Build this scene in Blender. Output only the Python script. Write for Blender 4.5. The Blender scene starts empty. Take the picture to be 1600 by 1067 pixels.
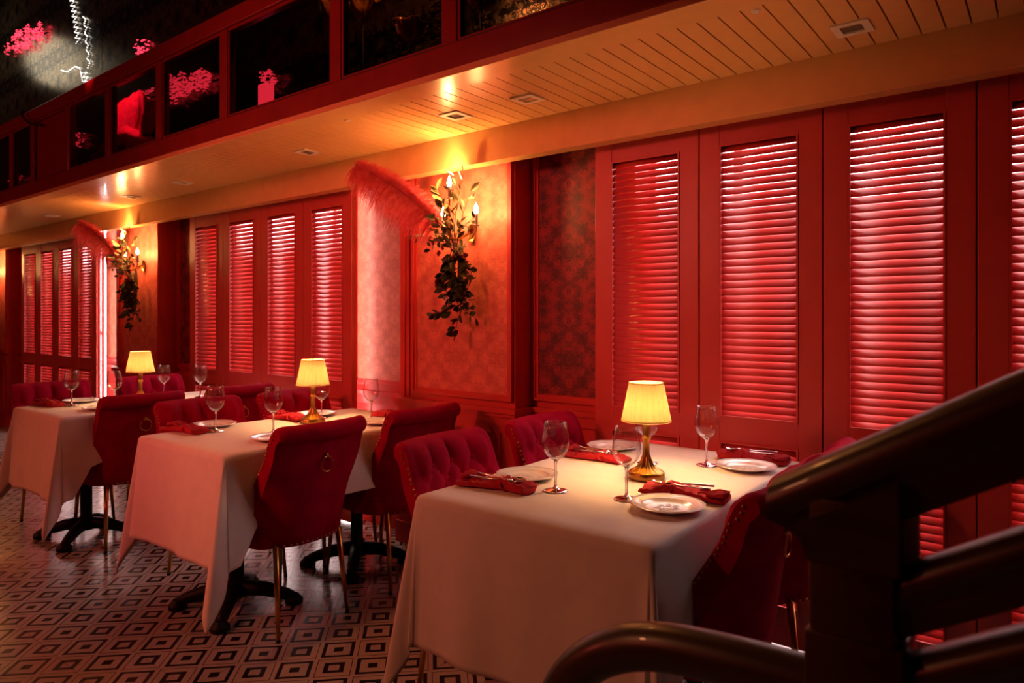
import bpy, bmesh, math, random
from mathutils import Vector, Matrix
PI = math.pi
random.seed(7)
SC = bpy.context.scene
COL = SC.collection

# ------------------------------------------------------------------ camera, world, light, exposure
cam_d = bpy.data.cameras.new('camera')
cam_d.sensor_width = 36.0
cam_d.lens = 1083.0 / 1600.0 * 36.0
cam_d.shift_y = -39.5 / 1600.0
cam_d.clip_start = 0.05
cam_d.dof.use_dof = True
cam_d.dof.focus_distance = 2.5
cam_d.dof.aperture_fstop = 4.5
cam = bpy.data.objects.new('camera', cam_d); COL.objects.link(cam)
cam.location = (0, 0, 1.30)
cam.rotation_euler = (PI / 2, 0, math.radians(38.06))
SC.camera = cam

world = bpy.data.worlds.new('world'); SC.world = world
world.use_nodes = True
wb = world.node_tree.nodes['Background']
wb.inputs[0].default_value = (0.9, 0.22, 0.16, 1)
wb.inputs[1].default_value = 0.006

def lamp(name, kind, loc, energy, color, size=0.1, target=None, spot=60, blend=0.6, size_y=None):
    l = bpy.data.lights.new(name, kind)
    l.energy = energy; l.color = color
    if kind == 'AREA':
        l.size = size
        if size_y: l.shape = 'RECTANGLE'; l.size_y = size_y
    elif kind == 'SPOT':
        l.shadow_soft_size = size; l.spot_size = math.radians(spot); l.spot_blend = blend
    else:
        l.shadow_soft_size = size
    o = bpy.data.objects.new(name, l); COL.objects.link(o)
    o.location = loc
    if target is not None:
        o.rotation_euler = (Vector(target) - Vector(loc)).to_track_quat('-Z', 'Y').to_euler()
    return o

# unseen hall lights; the red ones are added to light wall and tables
lamp('hall_red_lantern', 'AREA', (-3.4, -2.8, 2.7), 9, (1.0, 0.10, 0.06), 1.2, (-1.0, 2.7, 1.2))
lamp('hall_red_spot', 'SPOT', (-3.3, -1.6, 2.35), 190, (1.0, 0.13, 0.10), 0.25, (-2.75, 2.8, 1.45), 64, 1.0)  # added; cone shaped so the red fades out towards the right shutters
lamp('hall_red_lantern', 'AREA', (-7.4, -2.8, 2.7), 28, (1.0, 0.09, 0.06), 1.2, (-4.6, 2.7, 1.2))
lamp('hall_amber_spot', 'SPOT', (-5.4, -1.8, 3.0), 60, (1.0, 0.12, 0.05), 0.06, (-3.5, 1.5, 0.35), 34, 0.4)
lamp('hall_amber_spot', 'SPOT', (-3.4, -1.6, 3.4), 84, (1.0, 0.32, 0.13), 0.10, (-1.4, 1.6, 0.5), 45, 0.6)
lamp('hall_amber_spot', 'SPOT', (-6.6, -0.8, 3.2), 60, (1.0, 0.30, 0.10), 0.08, (-4.3, 0.9, 0.0), 30, 0.7)

SC.view_settings.view_transform = 'Standard'
SC.view_settings.look = 'None'
SC.view_settings.gamma = 1.0
SC.view_settings.use_curve_mapping = False
SC.view_settings.exposure = 0.35
SC.cycles.use_denoising = True
SC.cycles.max_bounces = 10
SC.cycles.transparent_max_bounces = 24
SC.cycles.sample_clamp_indirect = 6.0
SC.cycles.caustics_reflective = False
SC.cycles.caustics_refractive = False

# ------------------------------------------------------------------ materials
def nodes_of(name):
    m = bpy.data.materials.new(name); m.use_nodes = True
    nt = m.node_tree
    return m, nt, nt.nodes['Principled BSDF']
def N(nt, t, **kw):
    n = nt.nodes.new(t)
    for k, v in kw.items(): setattr(n, k, v)
    return n
def MATH(nt, op, a, b=None, c=None):
    n = nt.nodes.new('ShaderNodeMath'); n.operation = op
    for i, v in enumerate((a, b, c)):
        if v is None: continue
        if isinstance(v, (int, float)): n.inputs[i].default_value = v
        else: nt.links.new(v, n.inputs[i])
    return n.outputs[0]
def ramp(nt, fac, stops):
    r = nt.nodes.new('ShaderNodeValToRGB')
    el = r.color_ramp.elements
    while len(el) < len(stops): el.new(0.5)
    for e, (p, c) in zip(el, stops):
        e.position = p; e.color = (*c, 1)
    nt.links.new(fac, r.inputs[0])
    return r.outputs[0]
def simple(name, col, rough=0.5, metal=0.0, noise=0.08, nscale=30.0, bump=0.0, coat=0.0, sheen=0.0, bscale=None, stretch=None, spec=None):
    m, nt, b = nodes_of(name)
    tc = N(nt, 'ShaderNodeTexCoord')
    mp = N(nt, 'ShaderNodeMapping'); nt.links.new(tc.outputs['Object'], mp.inputs[0])
    if stretch: mp.inputs['Scale'].default_value = stretch
    nz = N(nt, 'ShaderNodeTexNoise'); nz.inputs['Scale'].default_value = nscale; nz.inputs['Detail'].default_value = 4
    nt.links.new(mp.outputs[0], nz.inputs['Vector'])
    lo = tuple(c * (1 - noise) for c in col); hi = tuple(min(1, c * (1 + noise)) for c in col)
    c = ramp(nt, nz.outputs['Fac'], [(0.3, lo), (0.7, hi)])
    nt.links.new(c, b.inputs['Base Color'])
    b.inputs['Roughness'].default_value = rough; b.inputs['Metallic'].default_value = metal
    b.inputs['Coat Weight'].default_value = coat
    if spec is not None: b.inputs['Specular IOR Level'].default_value = spec
    if sheen:
        b.inputs['Sheen Weight'].default_value = sheen
        b.inputs['Sheen Roughness'].default_value = 0.45
        b.inputs['Sheen Tint'].default_value = (1.0, 0.25, 0.3, 1)
    if bump:
        bp = N(nt, 'ShaderNodeBump'); bp.inputs['Strength'].default_value = bump; bp.inputs['Distance'].default_value = 0.004
        n2 = N(nt, 'ShaderNodeTexNoise'); n2.inputs['Scale'].default_value = bscale or nscale * 4; n2.inputs['Detail'].default_value = 3
        nt.links.new(mp.outputs[0], n2.inputs['Vector'])
        nt.links.new(n2.outputs['Fac'], bp.inputs['Height']); nt.links.new(bp.outputs[0], b.inputs['Normal'])
    return m
def emit(name, col, strength):
    m, nt, b = nodes_of(name)
    b.inputs['Base Color'].default_value = (0.02, 0.02, 0.02, 1)
    b.inputs['Emission Color'].default_value = (*col, 1)
    b.inputs['Emission Strength'].default_value = strength
    return m
def thin_glass(name, tint=(1, 1, 1), base=0.03, rough=0.02):
    m, nt, b = nodes_of(name)
    nt.nodes.remove(b)
    out = nt.nodes['Material Output']
    tr = N(nt, 'ShaderNodeBsdfTransparent'); tr.inputs[0].default_value = (*tint, 1)
    gl = N(nt, 'ShaderNodeBsdfGlossy'); gl.inputs['Roughness'].default_value = rough
    lw = N(nt, 'ShaderNodeLayerWeight'); lw.inputs['Blend'].default_value = 0.5
    f = MATH(nt, 'ADD', MATH(nt, 'MULTIPLY', MATH(nt, 'POWER', lw.outputs['Facing'], 3.2), 0.95), base)
    mx = N(nt, 'ShaderNodeMixShader')
    nt.links.new(f, mx.inputs[0]); nt.links.new(tr.outputs[0], mx.inputs[1]); nt.links.new(gl.outputs[0], mx.inputs[2])
    nt.links.new(mx.outputs[0], out.inputs[0])
    return m

M = {}
M['red_paint'] = simple('red_paint', (0.54, 0.038, 0.034), 0.42, noise=0.08, nscale=6, bump=0.03)
M['shutter_red'] = simple('shutter_red', (0.58, 0.062, 0.055), 0.38, noise=0.05, nscale=8)
M['dark_red_wood'] = simple('dark_red_wood', (0.24, 0.018, 0.013), 0.30, noise=0.12, nscale=10, coat=0.2)
M['gold_paint'] = simple('gold_paint', (0.82, 0.49, 0.20), 0.25, noise=0.05, nscale=12, coat=0.25)
M['groove_dark'] = simple('groove_dark', (0.05, 0.02, 0.008), 0.8)
M['velvet'] = simple('velvet', (0.32, 0.0010, 0.026), 0.85, noise=0.18, nscale=14, sheen=0.02, bump=0.06, bscale=400, spec=0.06)
M['napkin'] = simple('napkin', (0.42, 0.020, 0.034), 0.85, noise=0.12, nscale=40, bump=0.1, bscale=900, spec=0.15)
M['cloth'] = simple('cloth', (0.80, 0.76, 0.71), 0.85, noise=0.03, nscale=20, bump=0.06, bscale=700, spec=0.15)
M['brass'] = simple('brass', (0.60, 0.36, 0.10), 0.28, 1.0, noise=0.12, nscale=40)
M['lamp_brass'] = simple('lamp_brass', (0.56, 0.34, 0.08), 0.32, 1.0, noise=0.15, nscale=60)
M['steel'] = simple('steel', (0.75, 0.75, 0.74), 0.16, 1.0, noise=0.04)
M['iron'] = simple('iron', (0.006, 0.006, 0.007), 0.55, noise=0.2, spec=0.2)
M['plate'] = simple('plate', (0.84, 0.81, 0.77), 0.12, noise=0.02, coat=0.5)
M['white_metal'] = simple('white_metal', (0.80, 0.72, 0.62), 0.4, noise=0.03)
M['lens_dark'] = simple('lens_dark', (0.25, 0.22, 0.20), 0.4, noise=0.1)
M['wood_dark'] = simple('wood_dark', (0.042, 0.021, 0.008), 0.36, noise=0.2, nscale=7, coat=0.15, stretch=(1, 6, 6))
M['leaf'] = simple('leaf', (0.035, 0.055, 0.016), 0.5, noise=0.4, nscale=25)
M['leaf_pale'] = simple('leaf_pale', (0.14, 0.13, 0.05), 0.5, noise=0.3, nscale=25)
M['stem'] = simple('stem', (0.07, 0.05, 0.02), 0.6, noise=0.3)
M['rose'] = simple('rose', (0.16, 0.004, 0.014), 0.65, noise=0.25, nscale=50, sheen=0.2)
M['pink_flower'] = simple('pink_flower', (0.50, 0.09, 0.10), 0.6, noise=0.25, nscale=60)
def make_feather():
    m, nt, b = nodes_of('feather')
    out = nt.nodes['Material Output']
    tc = N(nt, 'ShaderNodeTexCoord'); nz = N(nt, 'ShaderNodeTexNoise'); nz.inputs['Scale'].default_value = 40
    nt.links.new(tc.outputs['Object'], nz.inputs['Vector'])
    c = ramp(nt, nz.outputs['Fac'], [(0.3, (0.72, 0.10, 0.15)), (0.7, (0.90, 0.22, 0.26))])
    tr = N(nt, 'ShaderNodeBsdfTranslucent'); df = N(nt, 'ShaderNodeBsdfDiffuse')
    mx = N(nt, 'ShaderNodeMixShader'); mx.inputs[0].default_value = 0.5
    nt.links.new(c, tr.inputs[0]); nt.links.new(c, df.inputs[0])
    nt.links.new(df.outputs[0], mx.inputs[1]); nt.links.new(tr.outputs[0], mx.inputs[2]); nt.links.new(mx.outputs[0], out.inputs[0])
    return m
M['feather'] = make_feather()
M['quill'] = simple('quill', (0.22, 0.03, 0.02), 0.5)
M['white_paint'] = simple('white_paint', (0.75, 0.72, 0.66), 0.5, noise=0.03, nscale=6)
M['wine_glass'] = thin_glass('wine_glass', (0.975, 0.97, 0.96), 0.05)
def make_solid_glass():
    m, nt, b = nodes_of('solid_glass')
    b.inputs['Transmission Weight'].default_value = 1.0; b.inputs['Roughness'].default_value = 0.0; b.inputs['IOR'].default_value = 1.5; b.inputs['Base Color'].default_value = (1, 1, 1, 1)
    return m
M['solid_glass'] = make_solid_glass()
M['pane_glass'] = thin_glass('pane_glass', (0.55, 0.5, 0.48), 0.05, 0.03)
M['bulb'] = emit('bulb', (1.0, 0.62, 0.22), 60)
M['lamp_bulb'] = emit('lamp_bulb', (1.0, 0.75, 0.35), 12)
M['daylight_pane'] = emit('daylight_pane', (1.0, 0.78, 0.76), 7.5)
M['led'] = emit('led', (1.0, 0.84, 0.74), 16)
M['bead'] = emit('bead', (1.0, 0.93, 0.85), 2.2)
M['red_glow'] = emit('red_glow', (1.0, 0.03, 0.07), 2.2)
M['plume_red'] = simple('plume_red', (0.65, 0.01, 0.05), 0.8, noise=0.3, nscale=35, sheen=0.4, bump=0.3, bscale=60)
M['amber'] = simple('amber', (0.35, 0.12, 0.02), 0.15, 0.4, noise=0.3, nscale=30)
M['dark_wall'] = simple('dark_wall', (0.02, 0.009, 0.008), 0.5, noise=0.3, nscale=3)
M['hall_wall'] = simple('hall_wall', (0.10, 0.02, 0.018), 0.6, noise=0.3, nscale=2)

def make_shade():
    m, nt, b = nodes_of('lamp_shade')
    out = nt.nodes['Material Output']
    b.inputs['Base Color'].default_value = (0.80, 0.60, 0.24, 1); b.inputs['Roughness'].default_value = 0.9
    tr = N(nt, 'ShaderNodeBsdfTranslucent')
    tc = N(nt, 'ShaderNodeTexCoord'); nz = N(nt, 'ShaderNodeTexNoise'); nz.inputs['Scale'].default_value = 90
    nt.links.new(tc.outputs['Object'], nz.inputs['Vector'])
    c = ramp(nt, nz.outputs['Fac'], [(0.3, (0.70, 0.50, 0.22)), (0.7, (0.85, 0.64, 0.30))])
    nt.links.new(c, tr.inputs[0])
    mx = N(nt, 'ShaderNodeMixShader'); mx.inputs[0].default_value = 0.065
    nt.links.new(b.outputs[0], mx.inputs[1]); nt.links.new(tr.outputs[0], mx.inputs[2]); nt.links.new(mx.outputs[0], out.inputs[0])
    return m
M['lamp_shade'] = make_shade()

def damask(name, light, dark, scale, metal=0.0, rough=0.55, pair=(0.44, 0.56), bandz=None):
    """mirrored scrolls: noise on ping-ponged coordinates gives a left-right symmetric figure"""
    m, nt, b = nodes_of(name)
    tc = N(nt, 'ShaderNodeTexCoord')
    sp = N(nt, 'ShaderNodeSeparateXYZ'); nt.links.new(tc.outputs['Object'], sp.inputs[0])
    px = MATH(nt, 'PINGPONG', sp.outputs[0], 0.16)
    pz = MATH(nt, 'PINGPONG', sp.outputs[2], 0.27)
    cb = N(nt, 'ShaderNodeCombineXYZ')
    nt.links.new(MATH(nt, 'MULTIPLY', px, scale), cb.inputs[0]); nt.links.new(MATH(nt, 'MULTIPLY', pz, scale), cb.inputs[1])
    n1 = N(nt, 'ShaderNodeTexNoise'); n1.inputs['Scale'].default_value = 0.9; n1.inputs['Detail'].default_value = 1.5; n1.inputs['Distortion'].default_value = 1.6
    nt.links.new(cb.outputs[0], n1.inputs['Vector'])
    rings = MATH(nt, 'FRACT', MATH(nt, 'MULTIPLY', n1.outputs['Fac'], 8.0))
    tri = MATH(nt, 'ABSOLUTE', MATH(nt, 'SUBTRACT', rings, 0.5))
    n2 = N(nt, 'ShaderNodeTexNoise'); n2.inputs['Scale'].default_value = 0.35; n2.inputs['Detail'].default_value = 2
    nt.links.new(cb.outputs[0], n2.inputs['Vector'])
    big = MATH(nt, 'MULTIPLY', MATH(nt, 'SUBTRACT', n2.outputs['Fac'], 0.5), 1.6)
    f = MATH(nt, 'ADD', MATH(nt, 'ADD', MATH(nt, 'MULTIPLY', tri, 0.9), 0.27), big)
    c = ramp(nt, f, [(pair[0], dark), (pair[1], light)])
    nt.links.new(c, b.inputs['Base Color'])
    b.inputs['Metallic'].default_value = metal
    b.inputs['Roughness'].default_value = rough
    return m
M['damask_warm'] = damask('damask_warm', (0.76, 0.19, 0.14), (0.48, 0.09, 0.065), 40, rough=0.5, pair=(0.25, 0.75))
M['damask_pale'] = damask('damask_pale', (0.66, 0.27, 0.17), (0.44, 0.14, 0.09), 40, rough=0.45, pair=(0.25, 0.75))  # lit copy of the wall damask; white side light put into its colour
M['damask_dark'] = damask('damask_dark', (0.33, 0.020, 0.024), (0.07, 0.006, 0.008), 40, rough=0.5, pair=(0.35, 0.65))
M['damask_mirror'] = damask('damask_mirror', (0.30, 0.24, 0.15), (0.010, 0.010, 0.012), 16, metal=0.85, rough=0.22, pair=(0.4, 0.55))

def make_tile():
    m, nt, b = nodes_of('cement_tile')
    tc = N(nt, 'ShaderNodeTexCoord')
    sp = N(nt, 'ShaderNodeSeparateXYZ'); nt.links.new(tc.outputs['Object'], sp.inputs[0])
    ax = MATH(nt, 'ABSOLUTE', MATH(nt, 'WRAP', sp.outputs[0], 0.1, -0.1))
    ay = MATH(nt, 'ABSOLUTE', MATH(nt, 'WRAP', sp.outputs[1], 0.1, -0.1))
    mA = MATH(nt, 'ADD', MATH(nt, 'SUBTRACT', 0.1, ax), ay)
    mB = MATH(nt, 'SUBTRACT', 0.2, mA)
    def band(v, lo, hi): return MATH(nt, 'MULTIPLY', MATH(nt, 'GREATER_THAN', v, lo), MATH(nt, 'LESS_THAN', v, hi))
    isA = MATH(nt, 'LESS_THAN', mA, 0.1)
    blkA = MATH(nt, 'MAXIMUM', band(mA, 0.065, 0.085), band(mA, -1, 0.025))
    blkB = MATH(nt, 'MAXIMUM', band(mB, 0.0875, 0.0915), band(mB, 0.028, 0.053))
    k = MATH(nt, 'ADD', MATH(nt, 'MULTIPLY', isA, blkA), MATH(nt, 'MULTIPLY', MATH(nt, 'SUBTRACT', 1.0, isA), blkB))
    oi = N(nt, 'ShaderNodeObjectInfo')
    nz = N(nt, 'ShaderNodeTexNoise'); nz.inputs['Scale'].default_value = 25; nz.inputs['Detail'].default_value = 5
    nt.links.new(tc.outputs['Object'], nz.inputs['Vector'])
    v = MATH(nt, 'ADD', MATH(nt, 'MULTIPLY', nz.outputs['Fac'], 0.25), MATH(nt, 'MULTIPLY', oi.outputs['Random'], 0.10))
    lightc = ramp(nt, v, [(0.0, (0.34, 0.29, 0.26)), (0.4, (0.48, 0.43, 0.39))])
    mx = N(nt, 'ShaderNodeMix', data_type='RGBA')
    nt.links.new(k, mx.inputs[0]); nt.links.new(lightc, mx.inputs[6]); mx.inputs[7].default_value = (0.012, 0.011, 0.012, 1)
    nt.links.new(mx.outputs[2], b.inputs['Base Color'])
    b.inputs['Roughness'].default_value = 0.24
    b.inputs['Specular IOR Level'].default_value = 0.45
    return m
M['tile'] = make_tile()

# ------------------------------------------------------------------ mesh helpers
class MB:
    def __init__(s): s.v = []; s.f = []
    def quad(s, a, b, c, d):
        i = len(s.v); s.v += [a, b, c, d]; s.f.append((i, i + 1, i + 2, i + 3))
    def box(s, x0, x1, y0, y1, z0, z1, bev=0.0):
        if bev <= 0:
            i = len(s.v)
            s.v += [(x0, y0, z0), (x1, y0, z0), (x1, y1, z0), (x0, y1, z0), (x0, y0, z1), (x1, y0, z1), (x1, y1, z1), (x0, y1, z1)]
            for q in ((0, 3, 2, 1), (4, 5, 6, 7), (0, 1, 5, 4), (1, 2, 6, 5), (2, 3, 7, 6), (3, 0, 4, 7)):
                s.f.append(tuple(i + k for k in q))
        else:
            bm = bmesh.new(); bmesh.ops.create_cube(bm, size=1)
            for v in bm.verts:
                v.co = Vector(((x0 + x1) / 2 + v.co.x * (x1 - x0), (y0 + y1) / 2 + v.co.y * (y1 - y0), (z0 + z1) / 2 + v.co.z * (z1 - z0)))
            bmesh.ops.bevel(bm, geom=bm.edges[:], offset=bev, segments=2, affect='EDGES', profile=0.5)
            s.add_bm(bm)
        return s
    def add_bm(s, bm):
        i = len(s.v); bm.verts.index_update()
        s.v += [tuple(v.co) for v in bm.verts]
        s.f += [tuple(i + v.index for v in f.verts) for f in bm.faces]
        bm.free()
    def lathe(s, prof, n=24, c=(0, 0, 0), ripple=None, cap0=False, cap1=False):
        i = len(s.v)
        for k, (r, z) in enumerate(prof):
            for j in range(n):
                a = 2 * PI * j / n
                rr = r * (ripple(a, k) if ripple else 1)
                s.v.append((c[0] + rr * math.cos(a), c[1] + rr * math.sin(a), c[2] + z))
        for k in range(len(prof) - 1):
            for j in range(n):
                j2 = (j + 1) % n
                s.f.append((i + k * n + j, i + k * n + j2, i + (k + 1) * n + j2, i + (k + 1) * n + j))
        if cap0: s.f.append(tuple(i + j for j in range(n))[::-1])
        if cap1: s.f.append(tuple(i + (len(prof) - 1) * n + j for j in range(n)))
        return s
    def tube(s, pts, rad, n=8, closed=False, caps=True, sx=1.0):
        P = [Vector(p) for p in pts]; m = len(P); i = len(s.v)
        R = rad if isinstance(rad, (list, tuple)) else [rad] * m
        up = None
        for k in range(m):
            if closed: t = P[(k + 1) % m] - P[k - 1]
            else: t = P[min(k + 1, m - 1)] - P[max(k - 1, 0)]
            t.normalize()
            if up is None:
                up = Vector((0, 0, 1)) if abs(t.z) < 0.9 else Vector((1, 0, 0))
            a = t.cross(up)
            if a.length < 1e-5: a = t.orthogonal()
            a.normalize(); b = a.cross(t).normalized(); up = b
            for j in range(n):
                an = 2 * PI * j / n
                s.v.append(tuple(P[k] + (a * math.cos(an) * sx + b * math.sin(an)) * R[k]))
        rng = m if closed else m - 1
        for k in range(rng):
            k2 = (k + 1) % m
            for j in range(n):
                j2 = (j + 1) % n
                s.f.append((i + k * n + j, i + k * n + j2, i + k2 * n + j2, i + k2 * n + j))
        if caps and not closed:
            s.f.append(tuple(i + j for j in range(n))[::-1]); s.f.append(tuple(i + (m - 1) * n + j for j in range(n)))
        return s
    def ball(s, c, r, n=8, m=5, sz=1.0):
        prof = [(max(1e-4, r * math.sin(PI * k / m)), -r * sz * math.cos(PI * k / m)) for k in range(m + 1)]
        return s.lathe(prof, n, c)
    def build(s, name, mat, parent=None, smooth=False, loc=(0, 0, 0)):
        me = bpy.data.meshes.new(name)
        me.from_pydata([tuple(v) for v in s.v], [], s.f); me.update()
        bm = bmesh.new(); bm.from_mesh(me); bmesh.ops.recalc_face_normals(bm, faces=bm.faces); bm.to_mesh(me); bm.free()
        me.materials.append(M[mat] if isinstance(mat, str) else mat)
        if smooth:
            me.polygons.foreach_set('use_smooth', [True] * len(me.polygons))
            if smooth != 'all': me.set_sharp_from_angle(angle=math.radians(40))
        return link(name, me, parent, loc)
def link(name, me, parent=None, loc=(0, 0, 0), rot=(0, 0, 0)):
    o = bpy.data.objects.new(name, me); COL.objects.link(o)
    o.location = loc; o.rotation_euler = rot
    if parent is not None: o.parent = parent
    return o
def empty(name, loc=(0, 0, 0), rz=0.0):
    o = bpy.data.objects.new(name, None); COL.objects.link(o)
    o.location = loc; o.rotation_euler = (0, 0, rz); o.empty_display_size = 0.05
    return o
def tag(o, label, cat, group=None):
    o['label'] = label; o['category'] = cat
    if group: o['group'] = group
    return o
def structure(o): o['kind'] = 'structure'; return o
def copy_tree(o, parent=None):
    c = o.copy(); COL.objects.link(c)
    if parent is not None: c.parent = parent
    for ch in list(o.children): copy_tree(ch, c)
    return c
def at(o, loc, rz=0.0):
    o.location = loc; o.rotation_euler = (0, 0, rz); return o

# ------------------------------------------------------------------ floor
fl = structure(MB().box(-12, 2.5, -5, 3.3, -0.08, -0.004).build('floor', 'groove_dark'))
T = 0.2; TX, TY = -2.5, 1.713      # centre of one tile of the lattice
tile_me = None
cells = []
for i in range(-47, 24):
    for j in range(-32, 8):
        cells.append((TX + i * T, TY + j * T))
fx, fy = -math.sin(math.radians(38.06)), math.cos(math.radians(38.06))
def in_view(x, y):
    d = x * fx + y * fy; lat = x * fy - y * fx
    if d < 0.6: return False
    u = 800 + 1083 * lat / d; v = 494 + 1083 * 1.3 / d
    return -60 < u < 1300 and v < 1110
seen = sorted([c for c in cells if in_view(*c) and c[1] < 2.95], key=lambda c: c[0] ** 2 + c[1] ** 2)[:300]
seen_set = set(seen)
g = 0.0012
tm = MB().box(-T / 2 + g, T / 2 - g, -T / 2 + g, T / 2 - g, -0.010, 0.0)
for k, (x, y) in enumerate(seen):
    if k == 0:
        t0 = tm.build('floor_tile', 'tile', fl, loc=(x, y, 0)); tile_me = t0.data
    else: link('floor_tile', tile_me, fl, (x, y, 0))
rest = MB()
for (x, y) in cells:
    if (x, y) in seen_set or y > 3.0: continue
    rest.box(x - TX - T / 2 + g, x - TX + T / 2 - g, y - TY - T / 2 + g, y - TY + T / 2 - g, -0.010, 0.0)
ro = rest.build('floor_tiles_beyond', 'tile', fl, loc=(TX, TY, 0)); ro['kind'] = 'stuff'

# ------------------------------------------------------------------ wall behind the tables
YS = 2.78      # front of shutters and pilasters
YR = 2.92      # recessed wall plane
wall = structure(empty('wall_back', (0, YR, 0)))
def W(mb, name, mat, smooth=False): return mb.build(name, mat, wall, smooth, loc=(0, -YR, 0))
bays = [(-9.29, -7.25), (-5.45, -3.44), (-1.69, 0.29)]
gaps = [(-11.6, -9.29), (-7.25, -5.45), (-3.44, -1.69)]
# masonry: piers between the window openings, sill and lintel
mb = MB()
for a, b in gaps: mb.box(a - (0.24 if a == -7.25 else 0.14), b + 0.14, YR, YR + 0.3, 0, 2.6)
mb.box(0.20, 2.5, YR - 0.1, YR + 0.3, 0, 2.6)
W(mb, 'pier', 'red_paint')
for a, b in gaps: W(MB().box(b - 0.012, b + 0.012, YS + 0.036, YR + 0.01, 0, 2.32), 'jamb', 'red_paint')  # added boxes that stop daylight leaking past the shutter edges
W(MB().box(-12, 2.5, YR + 0.26, YR + 0.3, 0, 2.6), 'backing', 'dark_wall')
W(MB().box(-12, 2.5, YR - 0.02, YR + 0.26, 2.32, 2.6), 'lintel', 'red_paint')

def frame(mb, x0, x1, z0, z1, y, w, d, steps=2):
    """mitred picture-frame moulding standing proud of plane y towards -y"""
    for k in range(steps):
        o = w * k / steps; ww = w / steps; dd = d * (1.0 if k == 0 else 0.55)
        mb.box(x0 + o, x0 + o + ww, y - dd, y, z0 + o, z1 - o); mb.box(x1 - o - ww, x1 - o, y - dd, y, z0 + o, z1 - o)
        mb.box(x0 + o + ww, x1 - o - ww, y - dd, y, z0 + o, z0 + o + ww); mb.box(x0 + o + ww, x1 - o - ww, y - dd, y, z1 - o - ww, z1 - o)
def gap_panels(a, b, first):
    c = (a + b) / 2 + 0.0
    p0, p1 = c - 0.425, c + 0.41
    # pilaster
    W(MB().box(p0, p1, YS, YR, 0.80, 2.34), 'pilaster', 'red_paint')
    m = MB(); frame(m, p0 + 0.10, p1 - 0.012, 0.865, 2.30, YS, 0.032, 0.022); W(m, 'panel_moulding', 'red_paint')
    m = MB(); m.box(p0 + 0.13, p1 - 0.044, YS - 0.004, YS, 0.895, 2.28); W(m, 'damask_panel', 'damask_warm')
    m = MB(); m.box(p0, p0 + 0.035, YS - 0.012, YS, 0.84, 2.34); m.box(p0 + 0.045, p0 + 0.07, YS - 0.008, YS, 0.84, 2.34); W(m, 'pilaster_bead', 'red_paint')
    # dado under the pilaster
    W(MB().box(p0 - 0.01, p1 + 0.01, YS - 0.015, YR, 0.0, 0.80), 'dado', 'red_paint')
    m = MB()
    m.box(p0 - 0.03, p1 + 0.03, YS - 0.045, YR, 0.805, 0.830); m.box(p0 - 0.02, p1 + 0.02, YS - 0.032, YR, 0.785, 0.805); m.box(p0 - 0.012, p1 + 0.012, YS - 0.022, YR, 0.74, 0.785)
    W(m, 'chair_rail', 'red_paint')
    m = MB(); frame(m, p0 + 0.08, p1 - 0.08, 0.18, 0.70, YS - 0.015, 0.03, 0.015); W(m, 'dado_moulding', 'red_paint')
    W(MB().box(p0 - 0.02, p1 + 0.02, YS - 0.03, YR, 0.0, 0.12), 'skirting', 'red_paint')
    # recesses either side
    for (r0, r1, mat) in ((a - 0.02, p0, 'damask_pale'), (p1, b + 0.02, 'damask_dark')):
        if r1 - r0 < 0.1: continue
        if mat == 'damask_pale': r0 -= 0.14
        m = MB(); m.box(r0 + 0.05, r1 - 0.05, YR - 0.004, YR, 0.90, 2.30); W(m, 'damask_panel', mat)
        m = MB(); frame(m, r0 + 0.02, r1 - 0.02, 0.865, 2.33, YR, 0.03, 0.02); W(m, 'panel_moulding', 'red_paint')
        m = MB(); m.box(r0, r1, YR - 0.035, YR, 0.805, 0.830); m.box(r0, r1, YR - 0.022, YR, 0.75, 0.805); W(m, 'chair_rail', 'red_paint')
        m = MB(); m.box(r0, r1, YR - 0.015, YR, 0.0, 0.12); W(m, 'skirting', 'red_paint')
    return p0, p1
pil = [gap_panels(a if a > -11 else b - 1.75, b, k) for k, (a, b) in enumerate(gaps)]

# windows behind the shutters, bright with daylight
for k, (a, b) in enumerate(bays):
    w = structure(empty('window_%d' % (k + 1), ((a + b) / 2, YR + 0.2, 0.0)))
    ox, oy = -(a + b) / 2, -(YR + 0.2)
    m = MB(); m.box(a + 0.14, b - 0.14, YR + 0.20, YR + 0.21, 0.02, 2.32); m.build('pane', 'daylight_pane', w, loc=(ox, oy, 0))
    m = MB()
    for q in range(5):
        x = a + 0.14 + (b - a - 0.28) * q / 4
        m.box(x - 0.02, x + 0.02, YR + 0.17, YR + 0.20, 0.0, 2.32)
    m.box(a + 0.1, b - 0.1, YR + 0.17, YR + 0.20, 1.1, 1.14)
    m.build('window_frame', 'white_paint', w, loc=(ox, oy, 0))

# ------------------------------------------------------------------ louvred shutters
SZ0, SZ1 = 0.015, 2.31
slat_cache = {}
def slat_mesh(w):
    key = round(w, 3)
    if key not in slat_cache:
        m = MB(); n = 8
        L = 0.044; th = 0.006; ang = math.radians(50)
        pts = []
        for k in range(12):
            t = 2 * PI * k / 12
            e, h = math.cos(t) * L / 2, math.sin(t) * th / 2
            # long axis rises towards the window (+y)
            pts.append((e * math.cos(ang) - h * math.sin(ang), e * math.sin(ang) + h * math.cos(ang)))
        for x in (-w / 2, w / 2):
            for (y, z) in pts: m.v.append((x, y, z))
        for k in range(12): m.f.append((k, (k + 1) % 12, 12 + (k + 1) % 12, 12 + k))
        m.f.append(tuple(range(12))[::-1]); m.f.append(tuple(range(12, 24)))
        o = m.build('slat', 'shutter_red', None, 'all')
        me = o.data; bpy.data.objects.remove(o); slat_cache[key] = me
    return slat_cache[key]
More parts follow.
